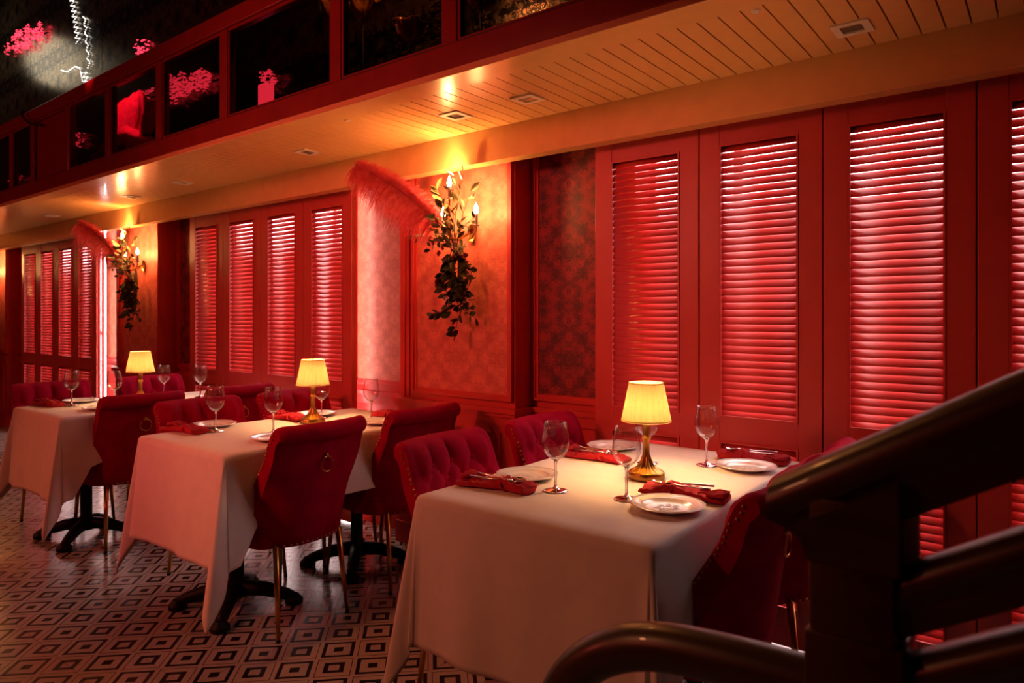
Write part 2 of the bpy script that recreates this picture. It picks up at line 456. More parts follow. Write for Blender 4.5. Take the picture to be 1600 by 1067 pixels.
def shutter(x0, x1, label, group):
    w = x1 - x0 - 0.004; st = 0.0865; d = 0.034
    r = empty('louvred_shutter', (x0 + 0.002, YS, 0)); tag(r, label, 'shutter', group)
    for a in (0, w - st):
        m = MB(); m.box(a, a + st, 0, d, SZ0, SZ1, 0.003); m.box(a - 0.008 if a == 0 else a, a + st + (0 if a == 0 else 0.008), d - 0.008, d + 0.004, SZ0, SZ1); m.build('stile', 'shutter_red', r)
    zs = [(SZ0, 0.16), (0.785, 0.885), (2.005, SZ1)]
    for (a, b) in zs:
        m = MB(); m.box(st, w - st, 0.002, d - 0.002, a, b); m.build('rail', 'shutter_red', r)
    m = MB()
    for (a, b) in ((0.16, 0.785), (0.885, 2.005)):
        e = 0.007
        m.box(st, st + e, -0.004, 0.004, a, b); m.box(w - st - e, w - st, -0.004, 0.004, a, b); m.box(st + e, w - st - e, -0.004, 0.004, a, a + e); m.box(st + e, w - st - e, -0.004, 0.004, b - e, b)
    m.build('louvre_bead', 'shutter_red', r)
    lw = w - 2 * st + 0.004
    me = slat_mesh(lw)
    for (a, b, n) in ((0.16, 0.785, 21), (0.885, 2.005, 38)):
        for k in range(n):
            link('slat', me, r, (w / 2, d / 2 + 0.003, a + (b - a) * (k + 0.5) / n))
    m = MB(); m.box(w / 2 - 0.05, w / 2 + 0.05, 0, 0, 0, 0) if False else None
    return r
R_edges = [-1.6875, -1.1775, -0.6885, -0.205, 0.285]
names_R = ['red louvred shutter behind the nearest table lamp, first beside the dark damask recess', 'red louvred shutter behind the far right corner of the nearest table',
           'red louvred shutter rising behind the stair handrail, third from the dark damask recess', 'red louvred shutter cut off by the right edge of the picture']
for k in range(4): shutter(R_edges[k], R_edges[k + 1], names_R[k], 'shutters over the nearest window')
names_M = ['red louvred shutter with an amber sheen, leftmost of the middle four', 'red louvred shutter second from left of the middle four',
           'red louvred shutter third from left of the middle four', 'red louvred shutter beside the white-lit recess, rightmost of the middle four']
for k in range(4): shutter(-5.455 + 0.503 * k, -5.455 + 0.503 * (k + 1), names_M[k], 'shutters over the middle window')
names_L = ['far red louvred shutter, leftmost of the four at the far end', 'far red louvred shutter, second from left of the four at the far end',
           'far red louvred shutter, third from left of the four at the far end', 'far red louvred shutter beside the bright white slit at the far end']
for k in range(4): shutter(-9.29 + 0.51 * k, -9.29 + 0.51 * (k + 1), names_L[k], 'shutters over the far window')

# added glowing strips stand in for daylight leaking past the shutter edges
def gap_daylight_strip(x, label):
    o = MB().box(-0.006, 0.006, -0.006, 0.006, 0.40, 2.25, 0.002).build('light_strip', 'led', None, loc=(x, 2.845, 0)); tag(o, label, 'light', 'light strips behind the shutter edges')
gap_daylight_strip(-7.212, 'thin white light strip glowing at the edge of the far shutters')
gap_daylight_strip(-3.51, 'thin white light strip hidden behind the edge of the middle shutters')

# ------------------------------------------------------------------ soffit under the balcony, beam, balcony
ZC = 2.235; YO, YI, YB = 1.93, 2.06, 2.648
ceil = structure(MB().box(-11.6, 2.5, YO + 0.01, YR + 0.3, ZC + 0.016, ZC + 0.10).build('ceiling', 'groove_dark'))
bw = 0.069
bme = None
for k in range(170):
    x = 0.62 - k * bw
    if bme is None:
        o = MB().box(0.0026, bw - 0.0026, 0, YB - YI + 0.01, 0, 0.018).build('ceiling_board', 'gold_paint', ceil, loc=(x, YI, ZC)); bme = o.data
    else: link('ceiling_board', bme, ceil, (x, YI, ZC))
MB().box(0, 14.1, 0, YI - YO, -0.020, 0.018, 0.003).build('border_strip', 'gold_paint', ceil, loc=(-11.6, YO, ZC))
beam = structure(MB().box(-11.6, 2.5, YB, YB + 0.075, 2.07, ZC + 0.018, 0.003).build('trim_1', 'gold_paint'))

def soffit_fitting(x, y, kind, label, tilt=0.0):
    r = empty('ceiling_downlight', (x, y, ZC)); tag(r, label, 'downlight', 'square fittings in the boarded soffit')
    s = 0.056; i = 0.032
    m = MB()
    for (a, b, c, d) in ((-s, s, -s, -i), (-s, s, i, s), (-s, -i, -i, i), (i, s, -i, i)): m.box(a, b, c, d, -0.006, 0.002)
    t = m.build('trim_ring', 'white_metal', r)
    m = MB().box(-i, i, -i, i, 0.000, 0.003); m.build('lens', 'lens_dark' if kind else 'white_metal', r)
    for o in r.children: o.rotation_euler = (tilt, 0, 0)
for (x, y, k, l) in ((-0.516, 2.447, 0, 'white square downlight in the soffit at upper right'), (-1.782, 2.387, 1, 'square downlight with brown lens hanging askew in the bright soffit'),
                     (-2.194, 2.377, 1, 'dark pink square downlight in the soffit beside the bright reflection'), (-3.345, 2.384, 0, 'white square downlight in the soffit above the big pink feather'),
                     (-4.80, 2.394, 0, 'white square downlight in the soffit above the middle shutters'), (-5.68, 2.43, 1, 'dark square downlight in the amber reflection of the far soffit'),
                     (-7.35, 2.435, 0, 'small white square downlight in the soffit at far left')):
    soffit_fitting(x, y, k, l, 0.045 if 'askew' in l else 0.0)
for (x, y, l) in ((-0.72, 2.13, 'tiny white sprinkler cap in the soffit near the right downlight'), (-2.66, 2.12, 'tiny white sprinkler cap at the border of the soffit above the feather'),):
    o = MB().lathe([(0.0, -0.006), (0.010, -0.006), (0.014, -0.002), (0.014, 0.002)], 14).build('sprinkler_cap', 'white_metal', None, True, (x, y, ZC)); tag(o, l, 'sprinkler', 'sprinkler caps in the soffit')

# balcony railing with glass panes
rail = empty('balcony_railing', (-4, YO, ZC)); tag(rail, 'dark red wooden balcony railing with framed glass panes above the soffit', 'railing')
def RB(mb, n, mat, smooth=False): return mb.build(n, mat, rail, smooth, loc=(4, -YO, -ZC))
RB(MB().box(-11.6, 2.5, YO - 0.004, YO + 0.05, 2.240, 2.335, 0.004), 'bottom_rail', 'dark_red_wood')
RB(MB().box(-11.6, 2.5, YO - 0.012, YO + 0.06, 2.80, 2.89, 0.006), 'top_rail', 'dark_red_wood')
posts = [-10.2, -9.5, -8.8, -8.1, -7.4, -6.70, -6.22, -5.54, -4.857, -4.15, -3.43, -2.50, -1.81, -1.1, -0.4, 0.3, 1.0, 1.7]
pw = 0.034
for p in posts: RB(MB().box(p - pw, p + pw, YO - 0.002, YO + 0.048, 2.335, 2.80, 0.004), 'post', 'dark_red_wood')
for a, b in zip(posts[:-1], posts[1:]):
    m = MB(); frame(m, a + pw, b - pw, 2.335, 2.80, YO + 0.012, 0.014, 0.008, 1); RB(m, 'glazing_bead', 'dark_red_wood')
    m = MB(); m.box(a + pw, b - pw, YO + 0.018, YO + 0.023, 2.335, 2.80)
    if a == -6.22: RB(m, 'wood_panel', 'dark_red_wood')
    else: RB(m, 'glass_pane', 'pane_glass')
m = MB(); m.tube([(-6.3, YO - 0.03, 2.89), (-6.28, YO - 0.05, 2.86), (-6.2, YO - 0.05, 2.80), (-6.05, YO - 0.05, 2.74), (-5.98, YO - 0.005, 2.735)], 0.008, 8); RB(m, 'door_pull', 'iron', True)

upw = structure(MB().box(-13, 2.5, 2.75, 2.85, 2.33, 5.2).build('wall_upper', 'dark_wall'))
for k in range(-2, 7):
    x1 = -5.09 + 1.86 * (k - 4) * 1.0 if False else -1.37 - 1.86 * k + 0.0
    o = MB().box(0.004, 1.856, 0, 0.012, 0, 2.8).build('mirror_panel', 'damask_mirror', upw, loc=(x1 - 3.78, 2.738, 2.36))
structure(MB().box(-13, 2.5, YO, 2.85, 2.335, 2.34).build('floor_upper', 'dark_wall'))
structure(MB().box(-13, 3.5, -5.2, 2.9, 5.2, 5.3).build('ceiling_upper', 'dark_wall'))
structure(MB().box(-13, 3.5, -5.3, -5.2, -0.1, 5.2).build('wall_front', 'hall_wall'))
structure(MB().box(-12.1, -12.0, -5.2, 2.9, -0.1, 5.2).build('wall_left', 'hall_wall'))
structure(MB().box(3.4, 3.5, -5.2, 2.9, -0.1, 5.2).build('wall_right', 'hall_wall'))

# ------------------------------------------------------------------ dining chair
def make_chair():
    r = empty('dining_chair')
    front = [(-0.115, 0.43), (-0.128, 0.48), (-0.142, 0.53), (-0.157, 0.58), (-0.172, 0.63), (-0.188, 0.68), (-0.205, 0.73), (-0.221, 0.775), (-0.236, 0.812), (-0.252, 0.842), (-0.272, 0.862), (-0.295, 0.869), (-0.317, 0.861), (-0.330, 0.842), (-0.331, 0.820), (-0.320, 0.803)]
    back = [(-0.296, 0.797), (-0.286, 0.77), (-0.277, 0.72), (-0.266, 0.65), (-0.255, 0.58), (-0.246, 0.51), (-0.238, 0.44), (-0.228, 0.385), (-0.215, 0.362)]
    def resample(P, n):
        L = [0]
        for a, b in zip(P[:-1], P[1:]): L.append(L[-1] + math.dist(a, b))
        out = []
        for k in range(n):
            t = L[-1] * k / (n - 1); i = 0
            while i < len(L) - 2 and L[i + 1] < t: i += 1
            u = (t - L[i]) / (L[i + 1] - L[i])
            out.append((P[i][0] + (P[i + 1][0] - P[i][0]) * u, P[i][1] + (P[i + 1][1] - P[i][1]) * u, t))
        return out
    F = resample(front, 52); B = resample(back, 14)
    NY = 41; HW = 0.222
    def half(z): return HW + 0.004 * math.sin((z - 0.4) * 6) if z > 0.5 else HW + 0.006
    def wing(z, e): return 0.15 * max(0.0, (0.74 - z) / 0.38) ** 1.25 * min(e, 1.0) ** 4
    rows = []
    s_top = None
    for k, (x, z, t) in enumerate(F):
        a = F[max(k - 1, 0)]; b = F[min(k + 1, len(F) - 1)]
        tx, tz = b[0] - a[0], b[1] - a[1]; l = math.hypot(tx, tz); nx, nz = tz / l, -tx / l
        row = []
        for j in range(NY):
            y = (j / (NY - 1) * 2 - 1) * half(z)
            e = abs(y) / HW
            s = (t - 0.055) / 0.078       # tuft rows
            A = (y / 0.052 + s); Bq = (y / 0.052 - s)
            fade = max(0.0, min(1.0, (0.198 - abs(y)) / 0.025)) * max(0.0, min(1.0, (0.46 - t) / 0.06))
            top = max(0.0, min(1.0, (t - 0.345) / 0.03))
            dia = (abs(math.sin(PI * A / 2)) * abs(math.sin(PI * Bq / 2))) ** 0.5
            pleat = abs(math.sin(PI * (y / 0.104 + 0.0))) ** 0.55 if True else 0
            h = (dia * (1 - top) + pleat * top) * 0.025 * fade
            edge = -0.010 * max(0, (e - 0.9) / 0.1) ** 2
            row.append((x + nx * (h + edge) + 0.040 * e * e + wing(z, e), y * (1 + 0.25 * wing(z, e)), z + nz * (h + edge)))
        rows.append(row)
    for k, (x, z, t) in enumerate(B):
        row = []
        flare = 0.010 * max(0, (0.5 - z) / 0.14)
        for j in range(NY):
            y = (j / (NY - 1) * 2 - 1) * (half(z) + flare)
            e = abs(y) / HW
            row.append((x + 0.040 * min(e, 1.05) ** 2 + wing(z, e), y * (1 + 0.25 * wing(z, e)), z))
        rows.append(row)
    m = MB(); nR = len(rows)
    for row in rows: m.v += row
    for k in range(nR - 1):
        for j in range(NY - 1):
            m.f.append((k * NY + j, k * NY + j + 1, (k + 1) * NY + j + 1, (k + 1) * NY + j))
    nF = len(F)
    k0 = max(k for k in range(nF) if F[k][1] <= 0.797 and F[k][0] > -0.26)
    def part_of(k):
        return min(range(nF, nR), key=lambda q: abs(B[q - nF][1] - F[k][1]) if k else -q)
    for col in (0, NY - 1):
        for k in range(k0):
            a, b = part_of(k), part_of(k + 1)
            loop = [k * NY + col, (k + 1) * NY + col] + [q * NY + col for q in range(b, a + 1)]
            m.f.append(tuple(loop))
        m.f.append(tuple(k * NY + col for k in range(k0, nF)) + tuple(q * NY + col for q in range(nF, part_of(k0) + 1)))
    m.f.append(tuple(range(NY)) + tuple((nR - 1) * NY + j for j in reversed(range(NY))))
    bk = m.build('backrest', 'velvet', r, True)
    # tuft buttons
    bm_ = None
    def fpt(t):
        for k in range(len(F) - 1):
            if F[k + 1][2] >= t: break
        return F[k]
    for j in range(0, 4):
        t = 0.055 + 0.078 * (j + 1)
        row_even = (j + 1) % 2 == 0
        ys = (-0.104, 0, 0.104) if row_even else (-0.156, -0.052, 0.052, 0.156)
        x, z, _ = fpt(t)
        for y in ys:
            loc = (x + 0.040 * (y / HW) ** 2 + 0.003, y, z)
            if bm_ is None:
                q = MB().ball((0, 0, 0), 0.008, 8, 4, 0.8).build('tuft_button', 'velvet', bk, True, loc); bm_ = q.data
            else: link('tuft_button', bm_, bk, loc)
    # seat: upholstered box with a rounded plan, domed cushion on top
    def plan(n=56, g=0.0):
        pts = []
        for k in range(n):
            a = 2 * PI * k / n
            c, s_ = math.cos(a), math.sin(a)
            p = 5.0
            rr = (abs(c) ** p + abs(s_) ** p) ** (-1 / p)
            pts.append((0.052 + (0.222 + g) * rr * c, (0.226 + g) * rr * s_))
        return pts
    def loft(levels, name, mat, dome=0.0):
        m = MB(); n = 56
        for (gg, z) in levels:
            for (x, y) in plan(n, gg): m.v.append((x, y, z))
        L = len(levels)
        for k in range(L - 1):
            for j in range(n):
                j2 = (j + 1) % n
                m.f.append((k * n + j, k * n + j2, (k + 1) * n + j2, (k + 1) * n + j))
        m.f.append(tuple(range(n))[::-1]); m.f.append(tuple((L - 1) * n + j for j in range(n)))
        return m.build(name, mat, r, True)
    loft([(-0.02, 0.360), (-0.003, 0.362), (0.0, 0.37), (0.0, 0.425), (-0.006, 0.432)], 'seat_base', 'velvet')
    loft([(-0.010, 0.430), (0.004, 0.440), (0.004, 0.452), (-0.008, 0.464), (-0.04, 0.472), (-0.10, 0.477), (-0.18, 0.479)], 'seat', 'velvet')
    # nailhead trim
    m = MB()
    per = plan(400, 0.0015); acc = 0; last = None
    for p in per + per[:1]:
        if last is not None: acc += math.dist(p, last)
        if last is None or acc > 0.021:
            if p[0] > 0.02: m.ball((p[0], p[1], 0.372), 0.0048, 6, 3)
            acc = 0
        last = p
    nb = 21
    for k in range(nb):   # along the lower edge of the outer back
        y = (k / (nb - 1) * 2 - 1) * 0.222
        e = abs(y) / HW
        m.ball((-0.221 + 0.040 * e * e + wing(0.374, e) - 0.002, y * (1 + 0.25 * wing(0.374, e)) * 1.045, 0.374), 0.0048, 6, 3)
    for sgn in (-1, 1):
        for k in range(22):   # up both sides of the back
            z = 0.49 + (0.835 - 0.49) * k / 21
            fx_ = None
            for (x, zz, t) in F:
                if zz >= z: fx_ = x; break
            x = fx_ - 0.020
            if z > 0.80: x = fx_ - 0.03
            m.ball((x + 0.040 + wing(z, 1.0), sgn * (HW + 0.005) * (1 + 0.25 * wing(z, 1.0)), z), 0.0048, 6, 3)
    t = m.build('nailhead_trim', 'brass', r, 'all'); t['kind'] = 'stuff'
    # ring pull
    rp = MB().tube([(-0.285, 0.031 * math.cos(2 * PI * k / 28), 0.692 + 0.031 * math.sin(2 * PI * k / 28)) for k in range(28)], 0.0028, 8, closed=True).build('ring_pull', 'brass', r, 'all')
    mm = MB(); mm.ball((-0.282, 0, 0.727), 0.009, 10, 6); mm.lathe([(0.012, -0.002), (0.012, 0.002), (0.002, 0.004)], 14)
    MB().ball((-0.281, 0, 0.728), 0.010, 10, 6).build('ring_mount', 'brass', rp, 'all')
    for (x0, x1) in ((-0.165, -0.205), (0.235, 0.27)):
        for s_ in (-1, 1):
            m = MB(); m.tube([(x0, s_ * 0.160, 0.37), (x1, s_ * 0.178, 0.012)], [0.0135, 0.0085], 12)
            lg = m.build('leg', 'brass', r, 'all')
            MB().lathe([(0.006, 0.0), (0.0095, 0.002), (0.0095, 0.012), (0.008, 0.015)], 10, (x1, s_ * 0.178, 0), cap0=True).build('foot_cap', 'iron', lg, True)
    return r
chair0 = make_chair()
first = [True]
def chair(X, Y, face, label, dz=0.0):
    o = chair0 if first[0] else copy_tree(chair0)
    first[0] = False
    at(o, (X, Y, 0), (0 if face > 0 else PI) + dz)
    tag(o, label, 'chair', 'crimson velvet dining chairs')
chair(-1.51, 1.85, 1, 'crimson tufted velvet chair at the near left side of the nearest table', 0.02)
chair(-1.51, 2.46, 1, 'crimson tufted velvet chair by the wall on the left of the nearest table', -0.02)
chair(-0.845, 1.90, -1, 'crimson chair with studded edge partly hidden by the stair newel', 0.03)
chair(-0.845, 2.50, -1, 'crimson chair whose rolled top peeks above the stair handrail', 0.0)
chair(-3.29, 1.85, 1, 'crimson tufted chair at the near left of the middle table', -0.02)
chair(-3.25, 2.40, 1, 'crimson tufted chair behind the middle table lamp, by the wall', 0.02)
chair(-2.645, 1.765, -1, 'crimson chair seen from behind, ring pull facing, at the middle table front', 0.05)
chair(-2.645, 2.375, -1, 'crimson chair with its back turned at the wall side of the middle table', 0.0)
chair(-4.95, 1.72, 1, 'dark crimson tufted chair at the front left of the far table', 0.0)
chair(-4.95, 2.36, 1, 'crimson tufted chair behind the far table lamp', 0.02)
chair(-4.29, 1.80, -1, 'crimson chair seen from behind at the front right of the far table', -0.03)
chair(-4.30, 2.39, -1, 'crimson chair with ring pull between the far and middle tables, by the wall', 0.02)

# ------------------------------------------------------------------ tables and cloths
def table(x0, x1, y0, y1, label):
    cx, cy = (x0 + x1) / 2, (y0 + y1) / 2
    r = empty('dining_table', (cx, cy, 0)); tag(r, label, 'table', 'clothed dining tables')
    hx, hy = (x1 - x0) / 2 - 0.006, (y1 - y0) / 2 - 0.006
    MB().box(-hx, hx, -hy, hy, 0.722, 0.755, 0.006).build('tabletop', 'wood_dark', r)
    for sy in (-0.34, 0.34):
        c = MB().lathe([(0.05, 0.05), (0.045, 0.09), (0.032, 0.13), (0.032, 0.60), (0.05, 0.66), (0.09, 0.70), (0.09, 0.722)], 18, (0, sy, 0), cap1=True).build('column', 'iron', r, True)
        for a in range(4):
            an = PI / 4 + a * PI / 2
            dx, dy = math.cos(an), math.sin(an)
            m = MB(); m.tube([(0.02 * dx, sy + 0.02 * dy, 0.085), (0.12 * dx, sy + 0.12 * dy, 0.075), (0.22 * dx, sy + 0.22 * dy, 0.045), (0.25 * dx, sy + 0.25 * dy, 0.03)], [0.036, 0.032, 0.026, 0.022], 10)
            f = m.build('foot', 'iron', c, 'all')
            MB().lathe([(0.030, 0.0), (0.040, 0.006), (0.040, 0.022), (0.02, 0.045)], 14, (0.25 * dx, sy + 0.25 * dy, 0), cap0=True).build('foot_pad', 'iron', c, True)

def sm(a, b, x):
    t = max(0.0, min(1.0, (x - a) / (b - a))); return t * t * (3 - 2 * t)
def cloth(x0, x1, y0, y1, label, flares, seed, over=0.45):
    """rectangular cloth: flat top, hanging sides, each corner falling as a pointed fold"""
    rnd = random.Random(seed)
    ph = [rnd.uniform(0, 6.28) for _ in range(12)]
    cx, cy = (x0 + x1) / 2, (y0 + y1) / 2
    hx, hy = (x1 - x0) / 2, (y1 - y0) / 2
    NI, NO = 26, 26
    def axis(h):
        a = [-h - over * (1 - k / NO) for k in range(NO)]
        b = [-h + 2 * h * k / NI for k in range(NI + 1)]
        return a + b + [h + over * (k + 1) / NO for k in range(NO)]
    AX, AY = axis(hx), axis(hy)
    Z = 0.760
    def bend(s, out):     # arc over the table edge, then down; returns (outward, down)
        R = 0.012; q = R * PI / 2
        if s < q: t = s / R; return R * math.sin(t), R * (1 - math.cos(t))
        return R + (s - q) * math.sin(out), R + (s - q) * math.cos(out)
    def P(a, b):
        ox = max(0, abs(a) - hx); oy = max(0, abs(b) - hy)
        sx = 1 if a > 0 else -1; sy = 1 if b > 0 else -1
        if ox == 0 and oy == 0: return (a, b, Z + 0.0006 * math.sin(a * 40 + ph[0]) * math.sin(b * 31 + ph[1]))
        flare = flares[(sx, sy)]
        if oy == 0 or ox == 0:
            if ox > 0: s, along, hh, n = ox, b, hy, 0
            else: s, along, hh, n = oy, a, hx, 1
            e = (hh - abs(along))            # distance to the corner
            fl = 0.045 + 0.05 * flare * math.exp(-e / 0.10)
            drop_scale = 1.0
            if n == 0: drop_scale = 1.0 - 0.40 * sm(0.03, 0.16, e)     # rests on the seats
            t = s / over
            if n == 0: along_k = sm(0.03, 0.16, e)
            rip = 0.012 * t * t * math.sin(along * 13 + ph[2 + n]) + 0.006 * t * math.sin(along * 29 + ph[4 + n])
            if n == 0: rip *= 0.5
            o, d = bend(s * drop_scale, fl)
            o += max(-0.004, rip) * (1 if s > 0.03 else 0)
            z = Z - d
            if n == 0: return (sx * (hx + o), along, z)
            return (along, sy * (hy + o), z)
        r = math.hypot(ox, oy); th = math.atan2(oy, ox)
        u = th / (PI / 2)
        fold = math.exp(-((u - 0.5) / 0.20) ** 2)
        ang = (0.045 + 0.05 * flare) * (1 - 0.8 * math.sin(PI * u) ** 2 * (1 - fold)) + flare * 0.52 * fold
        # spread of the corner point: the fan is gathered towards the diagonal
        u2 = 0.5 + (u - 0.5) * (1 + 0.15 * math.sin(PI * u))
        o, d = bend(r, ang)
        wob = 0.010 * (r / over) * math.sin(u * 9 + ph[7])
        ax_ = u2 * PI / 2
        edge = 1.0
        return (sx * (hx + (o + wob) * math.cos(ax_)), sy * (hy + (o + wob) * math.sin(ax_)), Z - d)
    m = MB()
    # shorten the outermost square tip a little so that corners clear the floor
    for b in AY:
        for a in AX:
            m.v.append(P(a, b))
    nx = len(AX)
    for j in range(len(AY) - 1):
        for i in range(nx - 1):
            m.f.append((j * nx + i, j * nx + i + 1, (j + 1) * nx + i + 1, (j + 1) * nx + i))
    o = m.build('tablecloth', 'cloth', None, 'all', (cx, cy, 0))
    md = o.modifiers.new('thickness', 'SOLIDIFY'); md.thickness = 0.0015; md.offset = 1
    tag(o, label, 'tablecloth', 'white tablecloths')
    return o
TB = [(-1.507, -0.745, 1.476, 2.676), (-3.24, -2.535, 1.43, 2.62), (-4.84, -4.15, 1.42, 2.60)]
table(*TB[0], 'nearest dining table, under a white cloth beside the stair rail')
table(*TB[1], 'middle dining table on black iron feet under a white cloth')
table(*TB[2], 'farthest dining table under a white cloth at left')
cloth(*TB[0], 'white tablecloth on the nearest table, hanging in front of the stair rail', {(-1, -1): 0.24, (1, -1): 0.10, (-1, 1): 0.3, (1, 1): 0.3}, 3)
cloth(*TB[1], 'white tablecloth with long pointed corners on the middle table', {(-1, -1): 0.16, (1, -1): 0.52, (-1, 1): 0.3, (1, 1): 0.3}, 5)
cloth(*TB[2], 'white tablecloth on the far table at the left edge', {(-1, -1): 0.30, (1, -1): 0.40, (-1, 1): 0.3, (1, 1): 0.3}, 8)

# ------------------------------------------------------------------ table settings
ZT = 0.7625
def make_lamp():
    r = empty('table_lamp')
    n = 36
    def flute(a, k): return 1 + (0.06 * math.cos(a * 18) if 5 <= k <= 10 else 0)
    MB().lathe([(0.0, 0.0), (0.058, 0.0), (0.060, 0.004), (0.060, 0.020), (0.056, 0.025), (0.050, 0.027), (0.044, 0.030), (0.034, 0.036), (0.025, 0.046), (0.018, 0.060), (0.014, 0.072), (0.0135, 0.076)], 72, ripple=flute).build('base', 'lamp_brass', r, True)
    MB().lathe([(0.0135, 0.070), (0.0115, 0.080), (0.0105, 0.125), (0.0125, 0.130), (0.0155, 0.135), (0.0125, 0.141), (0.0115, 0.146), (0.0135, 0.180), (0.018, 0.190), (0.025, 0.196), (0.025, 0.199), (0.010, 0.203), (0.006, 0.215)], 28).build('stem', 'lamp_brass', r, True)
    def pl(a, k): return 1 + 0.016 * math.cos(a * 24) + 0.008 * math.cos(a * 48)
    prof = [(0.080 - 0.024 * t, 0.193 + 0.125 * t) for t in [i / 8 for i in range(9)]]
    s = MB().lathe(prof, 208, ripple=pl).build('lamp_shade', 'lamp_shade', r, 'all')
    m = MB()
    for (rr, z, h) in ((0.0815, 0.193, 0.006), (0.0575, 0.316, 0.004)):
        m.lathe([(rr - 0.0008, z - h / 2), (rr + 0.001, z - h / 2), (rr + 0.001, z + h / 2), (rr - 0.0008, z + h / 2)], 60)
    m.build('shade_trim', 'lamp_shade', s, True)
    MB().ball((0, 0, 0.230), 0.012, 12, 8, 1.4).build('light_bulb', 'lamp_bulb', r, 'all')
    return r
def glow(loc, e=3.2):
    lamp('table_lamp_light', 'POINT', (loc[0], loc[1], ZT + 0.230), e, (1.0, 0.47, 0.17), 0.022)
lamp0 = make_lamp()
lamps = [((-1.068, 2.087), 'brass table lamp with yellow pleated shade on the nearest table', 15), ((-2.955, 2.14), 'brass table lamp with yellow pleated shade on the middle table', 13), ((-4.48, 1.97), 'brass table lamp with yellow pleated shade on the far table', 13)]
for k, ((x, y), l, e) in enumerate(lamps):
    o = lamp0 if k == 0 else copy_tree(lamp0)
    at(o, (x, y, ZT), k * 0.4); tag(o, l, 'lamp', 'small brass table lamps'); glow((x, y), e)

def make_glass():
    r = empty('wine_glass')
    out = [(0.0, 0.001), (0.037, 0.001), (0.0372, 0.0025), (0.030, 0.0045), (0.016, 0.007), (0.006, 0.012), (0.0042, 0.020), (0.0038, 0.050), (0.0040, 0.080), (0.0062, 0.092), (0.014, 0.100)]
    MB().lathe(out, 36).build('foot_and_stem', 'solid_glass', r, 'all')
    bowl = [(0.004, 0.094), (0.014, 0.0985), (0.026, 0.108), (0.036, 0.122), (0.0415, 0.138), (0.0425, 0.150), (0.0405, 0.170), (0.0365, 0.192), (0.0335, 0.213), (0.0329, 0.2133), (0.0358, 0.192), (0.0398, 0.170), (0.0418, 0.150), (0.0408, 0.138), (0.0353, 0.123), (0.0254, 0.110), (0.012, 0.1035), (0.0, 0.102)]
    MB().lathe(bowl, 40).build('bowl', 'wine_glass', r, 'all')
    return r
glass0 = make_glass()
glasses = [(-1.21, 1.763, 'wine glass left of the nearest lamp, beside a crumpled napkin'), (-0.991, 1.812, 'wine glass in front of the nearest lamp behind the engraved plate'), (-0.988, 2.40, 'wine glass by the shutters to the right of the nearest lamp'), (-1.173, 2.30, 'wine glass half hidden behind the nearest lamp stem'),
           (-3.079, 1.692, 'wine glass at the left front of the middle table'), (-2.82, 1.827, 'wine glass behind the rolled chair top on the middle table'), (-3.05, 2.262, 'wine glass just right of the middle lamp'), (-2.795, 2.384, 'wine glass at the wall end of the middle table'),
           (-4.632, 1.641, 'wine glass at the front of the far table by the dark napkin'), (-4.43, 1.80, 'wine glass just left of the far lamp'), (-4.66, 2.20, 'wine glass just right of the far lamp'), (-4.464, 2.347, 'wine glass at the wall end of the far table')]
for k, (x, y, l) in enumerate(glasses):
    o = glass0 if k == 0 else copy_tree(glass0)
    at(o, (x, y, ZT)); tag(o, l, 'wine glass', 'wine glasses on the tables')

def make_plate():
    r = empty('plate')
    def scal(a, k): return 1 + (0.010 * math.cos(a * 12) if k in (5, 6, 7, 8) else 0)
    prof = [(0.0, 0.003), (0.055, 0.003), (0.062, 0.004), (0.068, 0.009), (0.074, 0.011), (0.092, 0.0145), (0.1035, 0.0175), (0.1045, 0.0170), (0.103, 0.0150), (0.070, 0.0065), (0.062, 0.0), (0.0, 0.0)]
    MB().lathe(prof, 96, ripple=scal).build('dish', 'plate', r, 'all')
    m = MB()
    for (rr, z) in ((0.0725, 0.0108), (0.1005, 0.0172)):
        m.tube([(rr * math.cos(2 * PI * k / 60), rr * math.sin(2 * PI * k / 60), z) for k in range(60)], 0.0007, 5, closed=True)
    # raised monogram-like scrolls in the well
    rn = random.Random(4)
    for q in range(7):
        a0 = q * 2 * PI / 7; cx_, cy_ = 0.026 * math.cos(a0), 0.026 * math.sin(a0)
        pts = []
        for k in range(18):
            a = k / 17 * 2.6 * PI; rr = 0.0115 * (1 - k / 22)
            pts.append((cx_ + rr * math.cos(a + a0), cy_ + rr * math.sin(a + a0), 0.0034))
        m.tube(pts, 0.0008, 5)
    m.tube([(0.012 * math.cos(2 * PI * k / 24), 0.012 * math.sin(2 * PI * k / 24), 0.0034) for k in range(24)], 0.0008, 5, closed=True)
    m.build('embossed_relief', 'plate', r, 'all')
    return r
plate0 = make_plate()
plates = [(-0.852, 1.792, 'white embossed plate nearest the camera on the nearest table'), (-0.854, 2.426, 'white plate by the stair handrail at the shutter end'), (-1.379, 1.844, 'white plate beside the crumpled napkin at the left of the nearest table'), (-1.411, 2.467, 'white plate at the wall end of the nearest table, left of its lamp'),
          (-3.229, 1.765, 'white plate at the left front of the middle table'), (-2.675, 1.738, 'white plate half hidden by the rolled chair top of the middle table'), (-3.146, 2.30, 'white plate behind the middle lamp'), (-2.659, 2.325, 'amber-lit plate at the right end of the middle table'),
          (-4.79, 1.752, 'white plate beyond the front glass of the far table'), (-4.324, 1.693, 'white plate beside the turned chair at the far table')]
for k, (x, y, l) in enumerate(plates):
    o = plate0 if k == 0 else copy_tree(plate0)
    at(o, (x, y, ZT), k * 0.7); tag(o, l, 'plate', 'white dinner plates')

